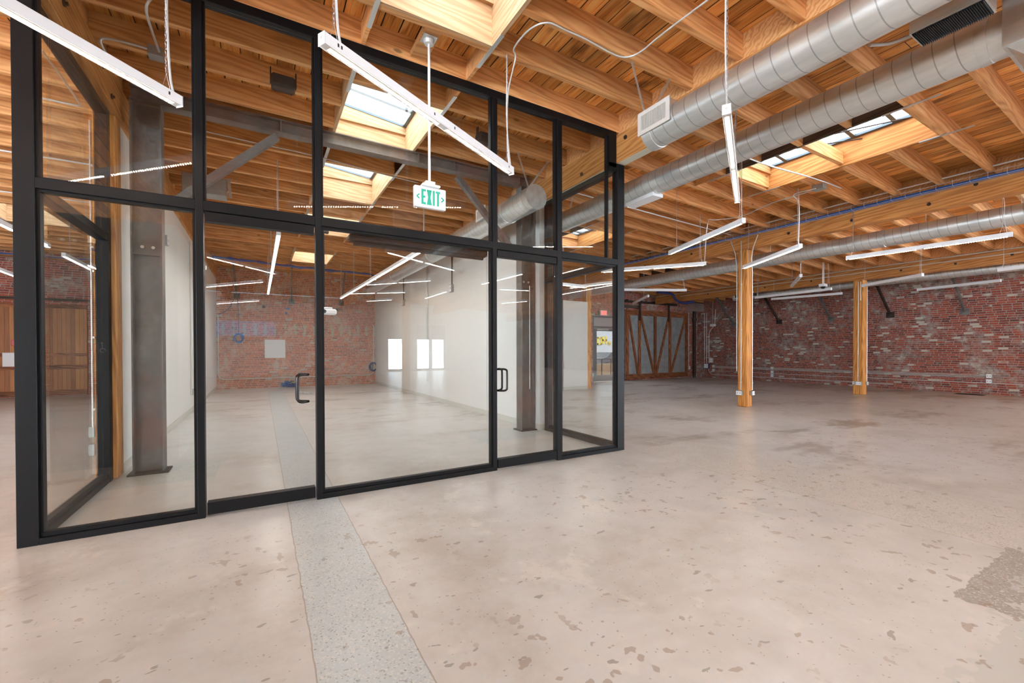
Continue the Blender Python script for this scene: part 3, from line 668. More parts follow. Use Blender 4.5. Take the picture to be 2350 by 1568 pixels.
def door(x0, x1, hx, s, label):
    """x0,x1 opening; hx mounting position of the pull, s direction the grip is offset"""
    t = thing('glass_door_leaf', label, 'door', ((x0+x1)/2, YG, .01))
    a, b = x0+.012, x1-.012
    MB().bevbox(a, b, YF+.004, 4.62, .022, .128, .003).build('bottom_rail', 'black', t)
    MB().bevbox(a, b, YF+.004, 4.62, 2.572, 2.652, .003).build('top_rail', 'black', t)
    MB().box(a+.002, b-.002, YG-.006, YG+.006, .12, 2.58).build('pane', 'glass', t)
    for sd, nm in ((-1, 'pull_handle'), (1, 'pull_handle')):
        m = MB(); zt, zb = 1.218, .958; y1 = YG+sd*.062
        pts = [(hx, YG+sd*.006, zt), (hx+s*.02, YG+sd*.03, zt), (hx+s*.06, y1-sd*.008, zt), (hx+s*.088, y1, zt-.012), (hx+s*.096, y1, zt-.045), (hx+s*.096, y1, zb+.045), (hx+s*.088, y1, zb+.012), (hx+s*.06, y1-sd*.008, zb), (hx+s*.02, YG+sd*.03, zb), (hx, YG+sd*.006, zb)]
        m.tube(smooth(pts, 5), .0125, 12); m.build(nm, 'handle', t)
    return t
door(-.424, .460, .392, -1, 'left glass door, wider one, its dark pull on the right edge')
door(2.445, 3.343, 2.475, 1, 'right glass door, by the right corner, its dark pull on the left edge')
# roller shade inside the middle pane
rs = thing('roller_shade', 'rolled-up dark shade cassette inside the large middle pane', 'roller shade', (1.6, 4.72, 2.6))
MB().bevbox(.80, 2.385, 4.66, 4.75, 2.585, 2.66, .004).build('cassette', 'blackplastic', rs)
MB().lathe([(0, 0), (.03, 0), (.03, 1.5), (0, 1.5)], (.84, 4.705, 2.575), 'x', 14).build('roll', 'blackplastic', rs)
MB().tube([(2.37, 4.66, 2.6), (2.372, 4.66, .35), (2.378, 4.665, .30), (2.384, 4.67, .35), (2.384, 4.67, 2.6)], .0022, 5).build('bead_chain', 'chain', rs)

# ---------------------------------------------------------------- steel frame behind the glass
def ibeam_x(x0, x1, yc, zb, h, bw, tf, tw):
    return MB().box(x0, x1, yc-bw/2, yc+bw/2, zb, zb+tf).box(x0, x1, yc-bw/2, yc+bw/2, zb+h-tf, zb+h).box(x0, x1, yc-tw/2, yc+tw/2, zb+tf, zb+h-tf)
sb = thing('steel_beam', 'dark steel I-beam crossing the glazed room behind the upper panes', 'beam', (1.4, 6.6, 4.36))
ibeam_x(-1.30, 4.24, 6.61, 4.375, .17, .16, .014, .012).build('beam', 'steel', sb)
for xs_ in (.25, 2.15, 2.75, 4.0): MB().box(xs_-.006, xs_+.006, 6.535, 6.60, 4.389, 4.53).build('stiffener', 'steel', sb)
def column(x0, x1, y0, y1, label, zt, plate):
    t = thing('steel_column', label, 'column', ((x0+x1)/2, (y0+y1)/2, 0)); ym = (y0+y1)/2
    MB().box(x0, x0+.016, y0, y1, .018, zt).box(x1-.016, x1, y0, y1, .018, zt).box(x0+.016, x1-.016, ym-.006, ym+.006, .018, zt).build('shaft', 'steel', t)
    MB().box(*plate, 0, .018).build('base_plate', 'iron', t)
    for zz in (2.58,): MB().box(x0+.016, x1-.016, y0+.01, ym-.006, zz, zz+.014).build('stiffener', 'steel', t)
    for bx in ((x0+x1)/2-.05, (x0+x1)/2+.05): MB().lathe([(0, 0), (.018, 0), (.018, -.02), (0, -.02)], (bx, ym-.006, 2.68), 'y', 10).build('bolt', 'galv', t)
    return t
column(-1.30, -1.01, 6.52, 6.70, 'dark steel column behind the left pane, beside the white wall', 4.37, (-1.34, -.96, 6.46, 6.74))
column(4.015, 4.295, 6.52, 6.70, 'dark steel column behind the right door, beside the white wall end', 4.37, (3.97, 4.30, 6.45, 6.74))
def brace(a, b, label, mat='steel', w=.09, h=.09):
    return solo(MB().bar(a, b, w, h), 'steel_brace', mat, label, 'brace')
brace((-.95, 6.61, 3.21), (.20, 6.61, 4.33), 'diagonal steel brace rising from the left steel column to the beam')
brace((3.95, 6.61, 3.15), (2.82, 6.61, 4.33), 'diagonal steel brace from the right steel column passing before the duct')
brace((4.16, 6.80, 3.14), (4.16, 8.0, 4.04), 'dark steel brace running back from the right column under the duct')

# ---------------------------------------------------------------- timber posts
def post(x, y, w, dpt, z1, label, z0=0.0):
    t = thing('timber_post', label, 'post', (x, y, z0)); MB().bevbox(x-w/2, x+w/2, y-dpt/2, y+dpt/2, z0, z1, .014).build('shaft', 'post', t); return t
def conduit(pts, label, r=.011, mat='conduit', clips=(), group=None, cat='conduit', name='conduit', sm=0):
    o = thing(name, label, cat, tuple(pts[0]), group) if clips else None
    m = MB().tube(smooth(pts, sm) if sm else pts, r, 8)
    if not clips: return solo(m, name, mat, label, cat, group, origin=tuple(pts[0]))
    m.build('pipe', mat, o)
    for c in clips: MB().box(c[0]-.0135, c[0]+.0135, c[1]-.0135, c[1]+.0135, c[2]-.012, c[2]+.012).build('clip', mat, o)
    return o
def outlet(x, y, z, label, face='-y', w=.11, h=.11, d=.05, kind='outlet', mat='box'):
    t = thing('outlet_box', label, 'outlet box', (x, y, z))
    if face == '-y':
        MB().bevbox(x-w/2, x+w/2, y-d, y, z-h/2, z+h/2, .004).build('housing', mat, t)
        MB().bevbox(x-w*.4, x+w*.4, y-d-.004, y-d, z-h*.42, z+h*.42, .0015).build('cover', 'white', t)
        m = MB()
        for dx in (-.2, .2): m.box(x+dx*w-.008, x+dx*w+.008, y-d-.006, y-d-.004, z-.02, z+.02)
        m.build('socket', 'greywall', t)
    else:
        s = -1 if face == '-x' else 1
        MB().bevbox(min(x, x+s*d), max(x, x+s*d), y-w/2, y+w/2, z-h/2, z+h/2, .004).build('housing', mat, t)
        MB().box(min(x+s*d, x+s*(d+.004)), max(x+s*d, x+s*(d+.004)), y-w*.4, y+w*.4, z-h*.42, z+h*.42).build('cover', 'white', t)
        m = MB()
        for dy in (-.2, .2): m.box(min(x+s*(d+.004), x+s*(d+.006)), max(x+s*(d+.004), x+s*(d+.006)), y+dy*w-.01, y+dy*w+.01, z-.02, z+.02)
        m.build('socket', 'greywall', t)
    return t
post(10.62, 6.42, .235, .235, 3.965, 'square timber post with conduits and boxes in the middle of the hall')
post(16.61, 6.25, .27, .27, 3.655, 'timber post further right in front of the brick wall')
post(10.67, 12.6, .24, .24, 3.965, 'timber post beside the low white partition, seen through the last pane')
post(-1.505, 6.565, .195, .23, 4.115, 'timber post at the end of the left glass return wall')
post(4.47, -6.0, .235, .235, 4.105, 'timber post behind the camera, mirrored in the middle pane')
# conduits on the posts
conduit([(10.485, 6.02, 4.25), (10.485, 6.14, 3.95), (10.60, 6.25, 3.72), (10.716, 6.289, 3.40), (10.72, 6.289, .42)], 'zinc conduit down the right edge of the middle post', clips=[(10.72, 6.288, z) for z in (.6, 1.2, 1.9, 2.9)])
conduit([(10.487, 6.44, 4.2), (10.487, 6.44, .42)], 'zinc conduit down the left face of the middle post', clips=[(10.488, 6.44, z) for z in (.62, 1.25, 1.95, 3.1, 3.5)])
conduit([(10.487, 6.72, 4.25), (10.487, 6.60, 3.9), (10.487, 6.555, 3.5), (10.487, 6.552, .9)], 'zinc conduit slanting off the cable tray to the far edge of the middle post')
outlet(10.502, 6.47, .35, 'double zinc outlet box low on the left face of the middle post', '-x', .17, .12, .06)
outlet(10.70, 6.302, .35, 'zinc outlet box low on the right edge of the middle post', '-y', .11, .11, .06)
conduit([(16.46, 6.24, 3.6), (16.46, 6.24, .42)], 'zinc conduit down the left face of the post before the brick wall', clips=[(16.461, 6.24, z) for z in (.6, 1.3, 2.0, 2.9)])
conduit([(16.72, 6.102, 3.6), (16.72, 6.102, .42)], 'zinc conduit on the right edge of the post before the brick wall', clips=[(16.72, 6.101, z) for z in (.6, 1.4, 2.3)])
conduit([(16.462, 6.18, 3.6), (16.462, 6.18, 3.0)], 'flexible zinc conduit at the top of the post before the brick wall')
outlet(16.476, 6.22, .36, 'wider zinc outlet box low on the left face of the post before the brick wall', '-x', .16, .12, .05)
outlet(16.70, 6.116, .36, 'zinc outlet box on the right edge of the post before the brick wall', '-y', .1, .1, .05)
outlet(16.476, 6.345, .37, 'small zinc outlet box on the far left edge of the post before the brick wall', '-x', .08, .1, .05)
conduit([(10.535, 12.466, 3.9), (10.535, 12.466, .55)], 'zinc conduit on the post beside the low white partition', clips=[(10.535, 12.466, z) for z in (.8, 2.0, 3.0)])
outlet(10.52, 12.5, .5, 'outlet box low on the left of the post by the low white partition', '-x', .1, .12, .05)
outlet(10.80, 12.48, .5, 'outlet box low on the right of the post by the low white partition', '+x', .1, .12, .05)
conduit([(-1.617, 6.46, 4.0), (-1.617, 6.46, .6)], 'zinc conduit down the outer side of the left timber post', clips=[(-1.608, 6.46, z) for z in (.8, 1.6, 2.6, 3.5)])
outlet(-1.602, 6.5, .35, 'zinc outlet box low on the outer side of the left timber post', '-x', .1, .13, .05)
outlet(-1.602, 6.5, .55, 'zinc outlet box above the lowest one on the left timber post', '-x', .1, .12, .05)

# ---------------------------------------------------------------- exit signs
es = thing('exit_sign', 'white exit sign with green letters hanging on a white pole before the glass', 'exit sign', (1.487, 4.19, 2.885))
X0, X1, Z0, Z1, YS = 1.322, 1.652, 2.885, 3.095, 4.165
MB().bevbox(X0, X1, YS, YS+.05, Z0, Z1, .006).build('housing', 'white', es)
def exit_letters(x0, x1, z0, z1, y, th, s):
    m = MB(); W = (x1-x0); g = W*.085; w = [W*.24, W*.27, W*.075, W*.245]; x = x0; ya, yb = y-th, y
    m.box(x, x+s, ya, yb, z0, z1)
    for zz in (z0, (z0+z1-s)/2, z1-s): m.box(x+s, x+w[0]*(.86 if zz not in (z0, z1-s) else 1), ya, yb, zz, zz+s)
    x += w[0]+g*.6
    for a, b in ((x, x+w[1]), (x+w[1], x)):
        q = s*.62*(1 if b > a else -1); q = s*.6
        m.prism([(a-q*.0 if b > a else a-2*q, z0), (a+2*q if b > a else a, z0), (b if b > a else b+2*q, z1), (b-2*q if b > a else b, z1)], 'y', ya - (.0004 if b > a else 0), yb)
    x += w[1]+g*.7; m.box(x, x+s, ya, yb, z0, z1)
    x += s+g*.7; m.box(x, x+w[3], ya, yb, z1-s, z1); m.box(x+w[3]/2-s/2, x+w[3]/2+s/2, ya, yb, z0, z1-s)
    return m
exit_letters(1.392, 1.583, 2.915, 3.065, YS-.0005, .0025, .021).build('lettering', 'green', es)
for sx, xx in ((1, 1.345), (-1, 1.629)):
    m = MB(); m.bar((xx+sx*.027, YS-.0015, 2.965), (xx, YS-.0015, 2.988), .003, .012); m.bar((xx, YS-.0015, 2.988), (xx+sx*.027, YS-.0015, 3.011), .003, .012)
    m.build('chevron', 'green', es)
MB().bevbox(1.395, 1.58, YS-.035, YS+.085, 3.095, 3.118, .004).build('canopy', 'white', es)
MB().bevbox(1.435, 1.535, YS-.01, YS+.06, 3.118, 3.155, .003).build('junction', 'white', es)
MB().tube([(1.485, 4.19, 3.15), (1.485, 4.19, 4.56)], .013, 10).build('pole', 'white', es)
MB().lathe([(0, 0), (.045, .0), (.055, .03), (.055, .045), (0, .045)], (1.485, 4.19, 4.545), 'z', 18).build('ceiling_flange', 'conduit', es)
MB().box(1.415, 1.555, 4.12, 4.26, 4.592, 4.60).build('mounting_plate', 'galv', es)
solo(MB().box(1.40, 1.57, 4.0, 4.54, 4.60, 4.66), 'nailer_board', 'joist', 'short board between joists that carries the exit sign pole', 'board')
er = thing('exit_sign', 'white exit sign with red letters above the far glass door', 'exit sign', (13.32, 14.6, 2.97))
MB().bevbox(13.12, 13.53, 14.58, 14.63, 2.995, 3.23, .006).build('housing', 'white', er)
exit_letters(13.18, 13.48, 3.03, 3.2, 14.5795, .003, .035).build('lettering', 'exitred', er)
MB().box(13.28, 13.38, 14.62, 14.70, 3.08, 3.14).build('arm', 'white', er)
outlet(12.4, 14.70, 3.55, 'small white emergency lamp on the brick above the far exit', '-y', .3, .1, .1, mat='white')

# ---------------------------------------------------------------- ducts
def duct(X, Z, r, y0, y1, label, cap0=True, cap1=True, collars=(), name='spiral_duct'):
    t = thing(name, label, 'duct', (X, (y0+y1)/2, Z-r))
    m = MB(); n = 40
    ring = lambda y, rr: [(X+rr*math.cos(2*PI*k/n), y, Z+rr*math.sin(2*PI*k/n)) for k in range(n)]
    ys = [y0]+[y0+(y1-y0)*i/12 for i in range(1, 12)]+[y1]; vs = []; 
    for y in ys: vs += ring(y, r)
    m._add(vs, [(i*n+k, i*n+(k+1)%n, (i+1)*n+(k+1)%n, (i+1)*n+k) for i in range(len(ys)-1) for k in range(n)], True)
    me = m.mesh('body', (X, y0, Z)); me.materials.append(M['duct']); o = bpy.data.objects.new('body', me); COL.objects.link(o); o.parent = t; o.location = Vector((X, y0, Z))-Vector(t['_o'])
    for cy_, on in ((y0, cap0), (y1, cap1)):
        if on:
            s = -1 if cy_ == y0 else 1
            MB().lathe([(0, 0), (r+.004, 0), (r+.004, -s*.05), (r+.001, -s*.05)][:3]+[(r, -s*.052)], (X, cy_+s*.004, Z), 'y', n).build('end_cap', 'galv', t)
    for c in collars: MB().lathe([(r-.001, 0), (r+.006, .002), (r+.006, .07), (r-.001, .072)], (X, c, Z), 'y', n).build('collar', 'galv', t)
    return t
def register(t, x, y0, y1, z0, z1, depth, n=20, off=None):
    """grille box whose face looks towards -x"""
    MB().box(x, x+depth, y0, y1, z0, z1).build('register_box', 'galv', t)
    f = MB().box(x-.012, x, y0-.012, y1+.012, z1-.03, z1+.012).box(x-.012, x, y0-.012, y1+.012, z0-.012, z0+.03).box(x-.012, x, y0-.012, y0+.035, z0+.03, z1-.03).box(x-.012, x, y1-.035, y1+.012, z0+.03, z1-.03)
    g = f.build('register_frame', 'offwhite', t)
    b = MB()
    for i in range(n):
        y = y0+.045+(y1-y0-.09)*i/(n-1); b.box(x-.009, x-.002, y-.0035, y+.0035, z0+.03, z1-.03)
    b.build('louvre', 'offwhite', g)
    MB().box(x-.0015, x-.0005, y0+.035, y1-.035, z0+.03, z1-.03).build('cavity', 'blackplastic', g)  # thin black sheet that paints in the shade behind the louvres
def strap(t, a, b, mat='galv'): MB().bar(a, b, .028, .003, (0, 1, 0.01)).build('hanger_strap', mat, t)
d1 = duct(3.75, 3.83, .17, -9, 3.33, 'upper spiral duct at the top right with a supply grille at its end', cap0=False, collars=(3.22,))
register(d1, 3.575, 2.955, 3.35, 3.785, 4.005, .12, 22)
strap(d1, (3.45, 3.345, 4.555), (3.66, 3.335, 4.0)); strap(d1, (4.06, 3.345, 4.555), (3.72, 3.335, 4.0))
d2 = duct(5.19, 3.99, .18, .965, 12.2, 'long spiral duct right of the glass corner, starting at the sheet metal box', cap0=False, collars=(1.06, 7.2))
MB().box(5.1, 5.32, at(1502, 468, x=5.19).y-.05, at(1450, 470, x=5.19).y+.05, 3.775, 3.83).build('register_box', 'white', d2)
strap(d2, (5.4, at(1305, 470, x=5.3).y, 4.5), (5.3, at(1305, 470, x=5.3).y, 4.1))
MB().hexa([(4.99, .28, 3.80), (5.6, .28, 3.80), (5.6, .97, 3.80), (4.99, .97, 3.80), (4.99, .28, 4.4), (5.6, .28, 4.4), (5.6, .97, 4.4), (4.99, .97, 4.4)]).build('plenum', 'galv', d2)
MB().hexa([(5.02, .35, 3.62), (5.56, .35, 3.62), (5.56, .80, 3.62), (5.02, .80, 3.62), (5.02, .35, 3.80), (5.56, .35, 3.80), (5.56, .95, 3.80), (5.02, .95, 3.80)]).build('plenum_boot', 'galv', d2)
d3 = duct(11.57, 3.83, .18, -6, 14.65, 'long spiral duct beyond the tray girder, behind the middle post', cap0=False, cap1=False, collars=(9.0, 3.9))
for y in (at(1768, 575, x=11.57).y, 2.0, at(2125, 500, x=11.57).y): strap(d3, (11.57, y, zj(11.57)), (11.57, y, 4.0))
d4 = duct(17.5, 3.68, .145, -6, 11.05, 'thin far spiral duct in front of the brick wall with an end grille', cap0=False, collars=(6.6,))
register(d4, 17.33, 9.95, 10.95, 3.6, 3.80, .08, 16)
d5 = duct(3.70, 3.83, .19, 5.57, 17.2, 'spiral duct inside the glazed room with a round end cap behind the glass', cap0=True, collars=(6.4, 10.2, 13.6))
register(d5, 3.47, 6.85, 7.22, 3.83, 4.03, .12, 16)
strap(d5, (3.51, 5.80, 4.555), (3.72, 5.80, 4.01)); strap(d5, (4.10, 5.80, 4.555), (3.68, 5.80, 4.01))
bx = thing('return_air_box', 'dark return grille box wedged between the two spiral ducts', 'vent', (4.25, 1.05, 3.72))
MB().box(4.06, 4.30, .86, 1.24, 3.725, 4.0).build('housing', 'galv', bx); g = MB()
for i in range(34): y = .875+.35*i/33; g.box(4.07, 4.29, y-.002, y+.002, 3.712, 3.724)
g.build('grille', 'blackplastic', bx); MB().box(4.07, 4.29, .87, 1.23, 3.722, 3.7248).build('cavity', 'blackplastic', bx)  # flat black lining behind the grille bars
# ---------------------------------------------------------------- pendant light bars
ZL = 3.30
def chain_mesh(m, x, y, z0, z1):
    n = max(3, int((z1-z0)/.03)); h = (z1-z0)/n
    for i in range(n):
        zc = z0+h*(i+.5); pts = []
        for k in range(8):
            a = 2*PI*k/8; u, w = .007*math.cos(a), h*.66*math.sin(a)
            pts.append((x+(u if i % 2 else 0), y+(0 if i % 2 else u), zc+w))
        m.tube(pts, .0018, 4, closed=True)
def light_bar(A, B, lit, label, group=None, z=ZL, near=False, hang=(0.04, 0.96), chain=True, cord=(1,), dots=False):
    A, B = Vector((A[0], A[1], z)), Vector((B[0], B[1], z)); Lh = (B-A).length; mid = (A+B)/2
    t = bpy.data.objects.new('light_bar', None); COL.objects.link(t); t.location = mid
    t.rotation_euler = (0, 0, math.atan2(B.y-A.y, B.x-A.x)); tag(t, label, 'pendant light', group)
    h = Lh/2
    MB().bevbox(-h+.004, h-.004, -.031, .031, .012, .078, .003).box(-h+.004, h-.004, -.031, -.027, .005, .012).box(-h+.004, h-.004, .027, .031, .005, .012).build('housing', 'white', t)
    segs = 2 if Lh > 1.6 else 1
    for i in range(segs):
        a, b = -h+.05+i*(2*h/segs), -h+2*h*(i+1)/segs-.05
        if lit and (near or dots):
            ls = MB().box(a, b, -.019, .019, .004, .0118).build('lens', 'lens', t)
            n = int((b-a)/.031); m = MB()
            for q in range(n):
                xc = a+(b-a)*(q+.5)/n; m._add([(xc+.0072*math.cos(w*PI/3), .0072*math.sin(w*PI/3), .0038) for w in range(6)]+[(xc, 0, -.0035)], [(w, (w+1) % 6, 6) for w in range(6)])
            m.build('diode_dot', 'diode', ls)
        else: MB().box(a, b, -.017, .017, -.002, .0118).build('diode_strip', 'led' if lit else 'offwhite', t)
    for s in (-1, 1):
        c = MB().bevbox(s*h-(.004 if s > 0 else 0), s*h+(.004 if s < 0 else 0), -.032, .032, -.001, .079, .001).build('end_cap', 'white', t)
        if near: MB().lathe([(0, 0), (.009, 0), (.009, .001), (0, .001)], (s*h+(.0005 if s > 0 else -.0015), 0, .045), 'x', 12).build('knockout', 'offwhite', c)
    if near:
        m = MB()
        for xx in (-h+.10, -h+.125, -.13, .13, h-.10): 
            for yy in (-.0318, .0313): m.box(xx-.006, xx+.006, yy, yy+.0005, .035, .057)
        m.build('vent_mark', 'blackplastic', t)
    def bad(fr):
        P_ = A+(B-A)*fr
        for X_, r_, ya, yb in ((3.75, .17, -9, 3.35), (5.19, .18, .3, 12.2), (11.57, .18, -6, 14.6), (17.5, .15, -6, 11.1), (3.70, .19, 5.5, 17.2)):
            if ya-.05 < P_.y < yb+.05 and abs(P_.x-X_) < r_+.06: return True
        return False
    for i, fr in enumerate(hang):
        fr = next((f_ for q in range(12) for f_ in (fr-.04*q, fr+.04*q) if .03 <= f_ <= .97 and not bad(f_)), fr)
        x = -h+2*h*fr; gx = (A+(B-A)*fr).x; top = zj(gx)-z-.002; m = MB()
        for ga, gb, gz in ((4.38, 4.56, 4.108), (10.49, 10.73, 3.968), (16.49, 16.73, 3.658), (-1.59, -1.37, 4.118)):
            if ga < gx < gb: top = gz-z
        for q in (-.03, .03): m.tube([(x+q, 0, .078), (x, 0, .19)], .0016, 5)
        if near: chain_mesh(m, x, 0, .19, top)
        else: m.tube([(x, 0, .19), (x, 0, top)], .0042, 6)
        m.build('hanger_chain', 'chain', t)
        if i in cord or near:
            c = MB().tube(smooth([(x+.05, 0, .078), (x+.03, .006, .22), (x+.018, .014, top*.5), (x+.02, .012, top*.8), (x+.012, .008, top)], 5), .0075 if near else .004, 8)
            c.build('power_cord', 'cord', t)
    return t
def px(a, b, lit, label, **k):
    z = k.pop('z', ZL); A, B = at(*a, z=z), at(*b, z=z); return light_bar(A.xy, B.xy, lit, label, z=z, **k)
def extend(a, b, Lh, z=ZL):
    """bar whose far end is seen at b and which runs on beyond a"""
    A, B = at(*a, z=z), at(*b, z=z); return (B+(A-B).normalized()*Lh).xy, B.xy
A, B = extend((0, 20), (413, 247), 2.44, 3.27); light_bar(A, B, True, 'lit light bar cut off by the upper left edge of the photo, before the glass', z=3.27, near=True)
px((737, 103), (1174, 402), True, 'long lit light bar running diagonally before the big middle pane', z=3.32, near=True)
px((1667, 262), (1692, 466), True, 'lit light bar seen end on, hanging below the spiral ducts', near=True)
px((1537, 585), (1707, 512), True, 'lit light bar crossing the cable tray, left of the middle post', dots=True, hang=(.12, .96))
px((1707, 617), (1838, 569), True, 'lit light bar whose left end meets the middle post', hang=(.1, .95))
px((1380, 626), (1621, 609), True, 'lit light bar partly behind the black corner post', dots=True, hang=(.04, .94))
px((1942, 597), (2324, 543), True, 'long lit light bar high on the right under the spiral duct', dots=True, hang=(.05, .95))
px((1980, 659), (2118, 634), False, 'unlit white light bar just right of the second post')
px((2105, 668), (2297, 647), False, 'unlit white light bar in front of the rightmost dark brace', z=3.36)
A, B = at(2290, 624, z=3.3), at(2350, 617, z=3.3); light_bar(A.xy, (A+(B-A).normalized()*2.4).xy, False, 'unlit white light bar cut off by the right edge of the photo')
px((1733, 686), (1908, 666), False, 'unlit light bar under the thin far duct, upper of two', z=3.28)
px((1770, 689), (1933, 676), False, 'unlit light bar against the brick, lower of two right of the middle post', z=3.28)
px((1817, 659), (1838, 636), False, 'short looking unlit bar seen almost end on, right of the middle post', z=3.3)
px((1453, 699), (1488, 682), False, 'short looking unlit bar above the hanging barn door', z=3.25)
A, B = extend((1433, 668), (1575, 669), 2.44, 3.35); light_bar(A, B, False, 'unlit long bar level above the barn door, beside the black corner post', z=3.35)
px((1290, 655), (1345, 661), True, 'lit bar seen through the last pane, left of the post there', z=3.3)
px((1308, 662), (1406, 651), True, 'lit bar seen through the last pane, crossing the post there', z=3.41)
# rows inside the glazed room
for nm, X, Ys, lab in (('l', .255, (7.85, 9.95, 12.05, 14.15, 16.25), ('nearest', 'second', 'third', 'farthest')), ('r', 2.62, (7.55, 9.75, 11.95, 14.15, 16.4), ('nearest', 'second', 'third', 'farthest'))):
    for i in range(4):
        x0 = X-(.012*i if nm == 'l' else .035*i); x1 = X-(.012*(i+1) if nm == 'l' else .035*(i+1))
        light_bar((x0, Ys[i]+.004), (x1, Ys[i+1]-.004), True, '%s lit bar of the %s row inside the glazed room' % (lab[i], 'steep' if nm == 'l' else 'slanting right-hand'), 'light bars in the %s row of the glazed room' % ('first' if nm == 'l' else 'second'), hang=(.05, .95) if i == 0 else (.95,), cord=(0,))
# left of the room
light_bar((-3.30, 8.45), (-3.28, 10.85), True, 'lit bar at the left edge passing behind the black corner post, upper one', hang=(.9,))
light_bar((-5.1, 13.3), (-5.3, 15.7), True, 'lit bar at the left edge passing behind the black corner post, lower one')
light_bar((-3.33, 11.7), (-3.36, 14.0), True, 'small lit bar in the left return pane, before the brick', hang=(.15, .9))
# bars behind the camera that show as reflections in the glass
def rpx(a, b):
    A, B = at(*a, z=ZL), at(*b, z=ZL); return (A.x, 2*YG-A.y), (B.x, 2*YG-B.y)
for a, b in (((893, 575), (1052, 619)), ((472, 590), (633, 630)), ((470, 660), (605, 648)), ((840, 655), (990, 645)), ((795, 675), (932, 672)), ((1147, 641), (1260, 612)), ((975, 686), (1025, 670)), ((497, 698), (596, 691)), ((1150, 697), (1211, 692)), ((1145, 665), (1217, 668)), ((840, 692), (900, 689))):
    A, B = rpx(a, b)
    if a[0] == 1147: A, B = (A[0], A[1]-1.1), (B[0], B[1]-1.1)
    if a[0] == 893: A, B = (A[0], A[1]-.2), (B[0], B[1]-.2)
    light_bar(A, B, True, 'lit bar behind the camera, seen only as a thin reflected line in the glass', 'light bars reflected in the glass', cord=())

# ---------------------------------------------------------------- cable tray and girder runs
ct = thing('cable_tray', 'wire cable tray with blue data cables along the long girder', 'cable tray', (10.43, 4, 4.25))
m = MB()
for xx, zz in ((10.33, 4.27), (10.41, 4.27), (10.48, 4.27), (10.33, 4.35)): m.tube([(xx, -6, zz), (xx, 14.6, zz)], .0035, 5)
m.build('tray_rail', 'conduit', ct); m = MB(); y = -1.0
while y < 14.5: m.tube([(10.33, y, 4.375), (10.33, y, 4.27), (10.48, y, 4.27)], .003, 4); y += .21
m.build('wire_lattice', 'conduit', ct); m = MB()
for i in range(7):
    xx, zz = 10.35+.017*i, 4.283+.011*(i % 3)
    m.tube([(xx+.008*math.sin(k*1.3+i), -6+k*.82, zz+.006*math.sin(k*.9+2*i)) for k in range(26)], .0085, 6)
m.build('data_cable', 'blue', ct)
conduit([(10.36, -6, 4.44), (10.36, 14.6, 4.46)], 'zinc conduit running above the blue cable tray', .014, clips=[(10.36, y, 4.445) for y in (2.2, 3.4, 4.9, 6.9, 9.1, 11.4)])
conduit([(16.44, -5, 4.0), (16.44, 14.5, 4.0)], 'upper zinc conduit along the reddish girder', .014, clips=[(16.44, y, 4.0) for y in (2.5, 5.2, 8.2, 11.0)])
conduit([(16.47, -5, 3.88), (16.47, 13.0, 3.88)], 'lower zinc conduit along the reddish girder', .011, clips=[(16.47, y, 3.88) for y in (3.2, 5.8, 9.2, 11.8)])
def J(px_, py_, x): return at(px_, py_, z=zj(x)-.014)
# conduit loop of the diagonal bar
p = [at(1166, 395, z=3.42), at(1163, 200, z=4.35)]
conduit([at(1172, 385, z=3.40), (2.30, 4.02, 3.8), (2.29, 3.98, 4.2), (2.33, 3.9, 4.52), J(1180, 110, 2), J(1215, 68, 2), J(1257, 52, 2), J(1300, 70, 2), J(1345, 90, 2), J(1395, 118, 2), J(1430, 131, 2), J(1465, 122, 2), J(1515, 82, 2), J(1570, 40, 2), J(1635, -8, 2)], 'flexible zinc conduit looping across the joists above the diagonal light bar', .0085, sm=6)
conduit([at(348, -5, z=4.4), at(336, 28, z=4.3), at(365, 118, z=4.45)], 'zinc conduit dropping to the box on a joist at the upper left', .011, sm=4)
conduit([at(253, 138, z=4.35), at(232, 100, z=4.45), at(240, 88, z=4.5), at(290, 98, z=4.5), at(345, 114, z=4.5)], 'bent zinc conduit from the left glulam girder to the joist box', .011, sm=5)
q = at(358, 122, z=4.5); jb = thing('junction_box', 'square zinc junction box under a joist at the upper left', 'junction box', tuple(q)); MB().bevbox(q.x-.06, q.x+.06, q.y-.06, q.y+.06, q.z-.045, q.z+.045, .004).build('housing', 'box', jb); MB().box(q.x-.063, q.x+.063, q.y-.063, q.y+.063, q.z-.05, q.z-.045).build('cover', 'box', jb)
def cx(pts, x, label, r=.010, sm=3): conduit([J(a, b, x) for a, b in pts], label, r, sm=sm)
cx([(466, 300), (600, 331), (720, 357), (860, 395), (960, 420)], 2, 'thin zinc conduit under the joists past the steel beam', .008)
cx([(1930, 432), (1870, 410), (1770, 382), (1715, 362)], 8, 'zinc conduit from the grey box toward the lower spiral duct', .012)
conduit([at(1868, 437, z=4.38), at(1775, 465, z=4.36), at(1700, 497, z=4.36), at(1640, 505, z=4.3), at(1624, 512, z=4.1), at(1617, 600, z=3.4)], 'zinc conduit from the grey box to the bar behind the black post', .010, sm=4)
conduit([at(1872, 433, z=4.30), at(1822, 447, z=4.36), at(1834, 470, z=4.2), at(1832, 565, z=3.4)], 'white cord dropping to the bar that meets the middle post', .010, 'cord', sm=4)
q = at(1880, 430, z=4.36); jb = thing('junction_box', 'zinc junction box under the joists right of the middle post', 'junction box', tuple(q)); MB().bevbox(q.x-.07, q.x+.07, q.y-.09, q.y+.09, q.z-.04, q.z+.04, .004).build('housing', 'box', jb); MB().box(q.x-.073, q.x+.073, q.y-.093, q.y+.093, q.z-.045, q.z-.04).build('cover', 'box', jb)
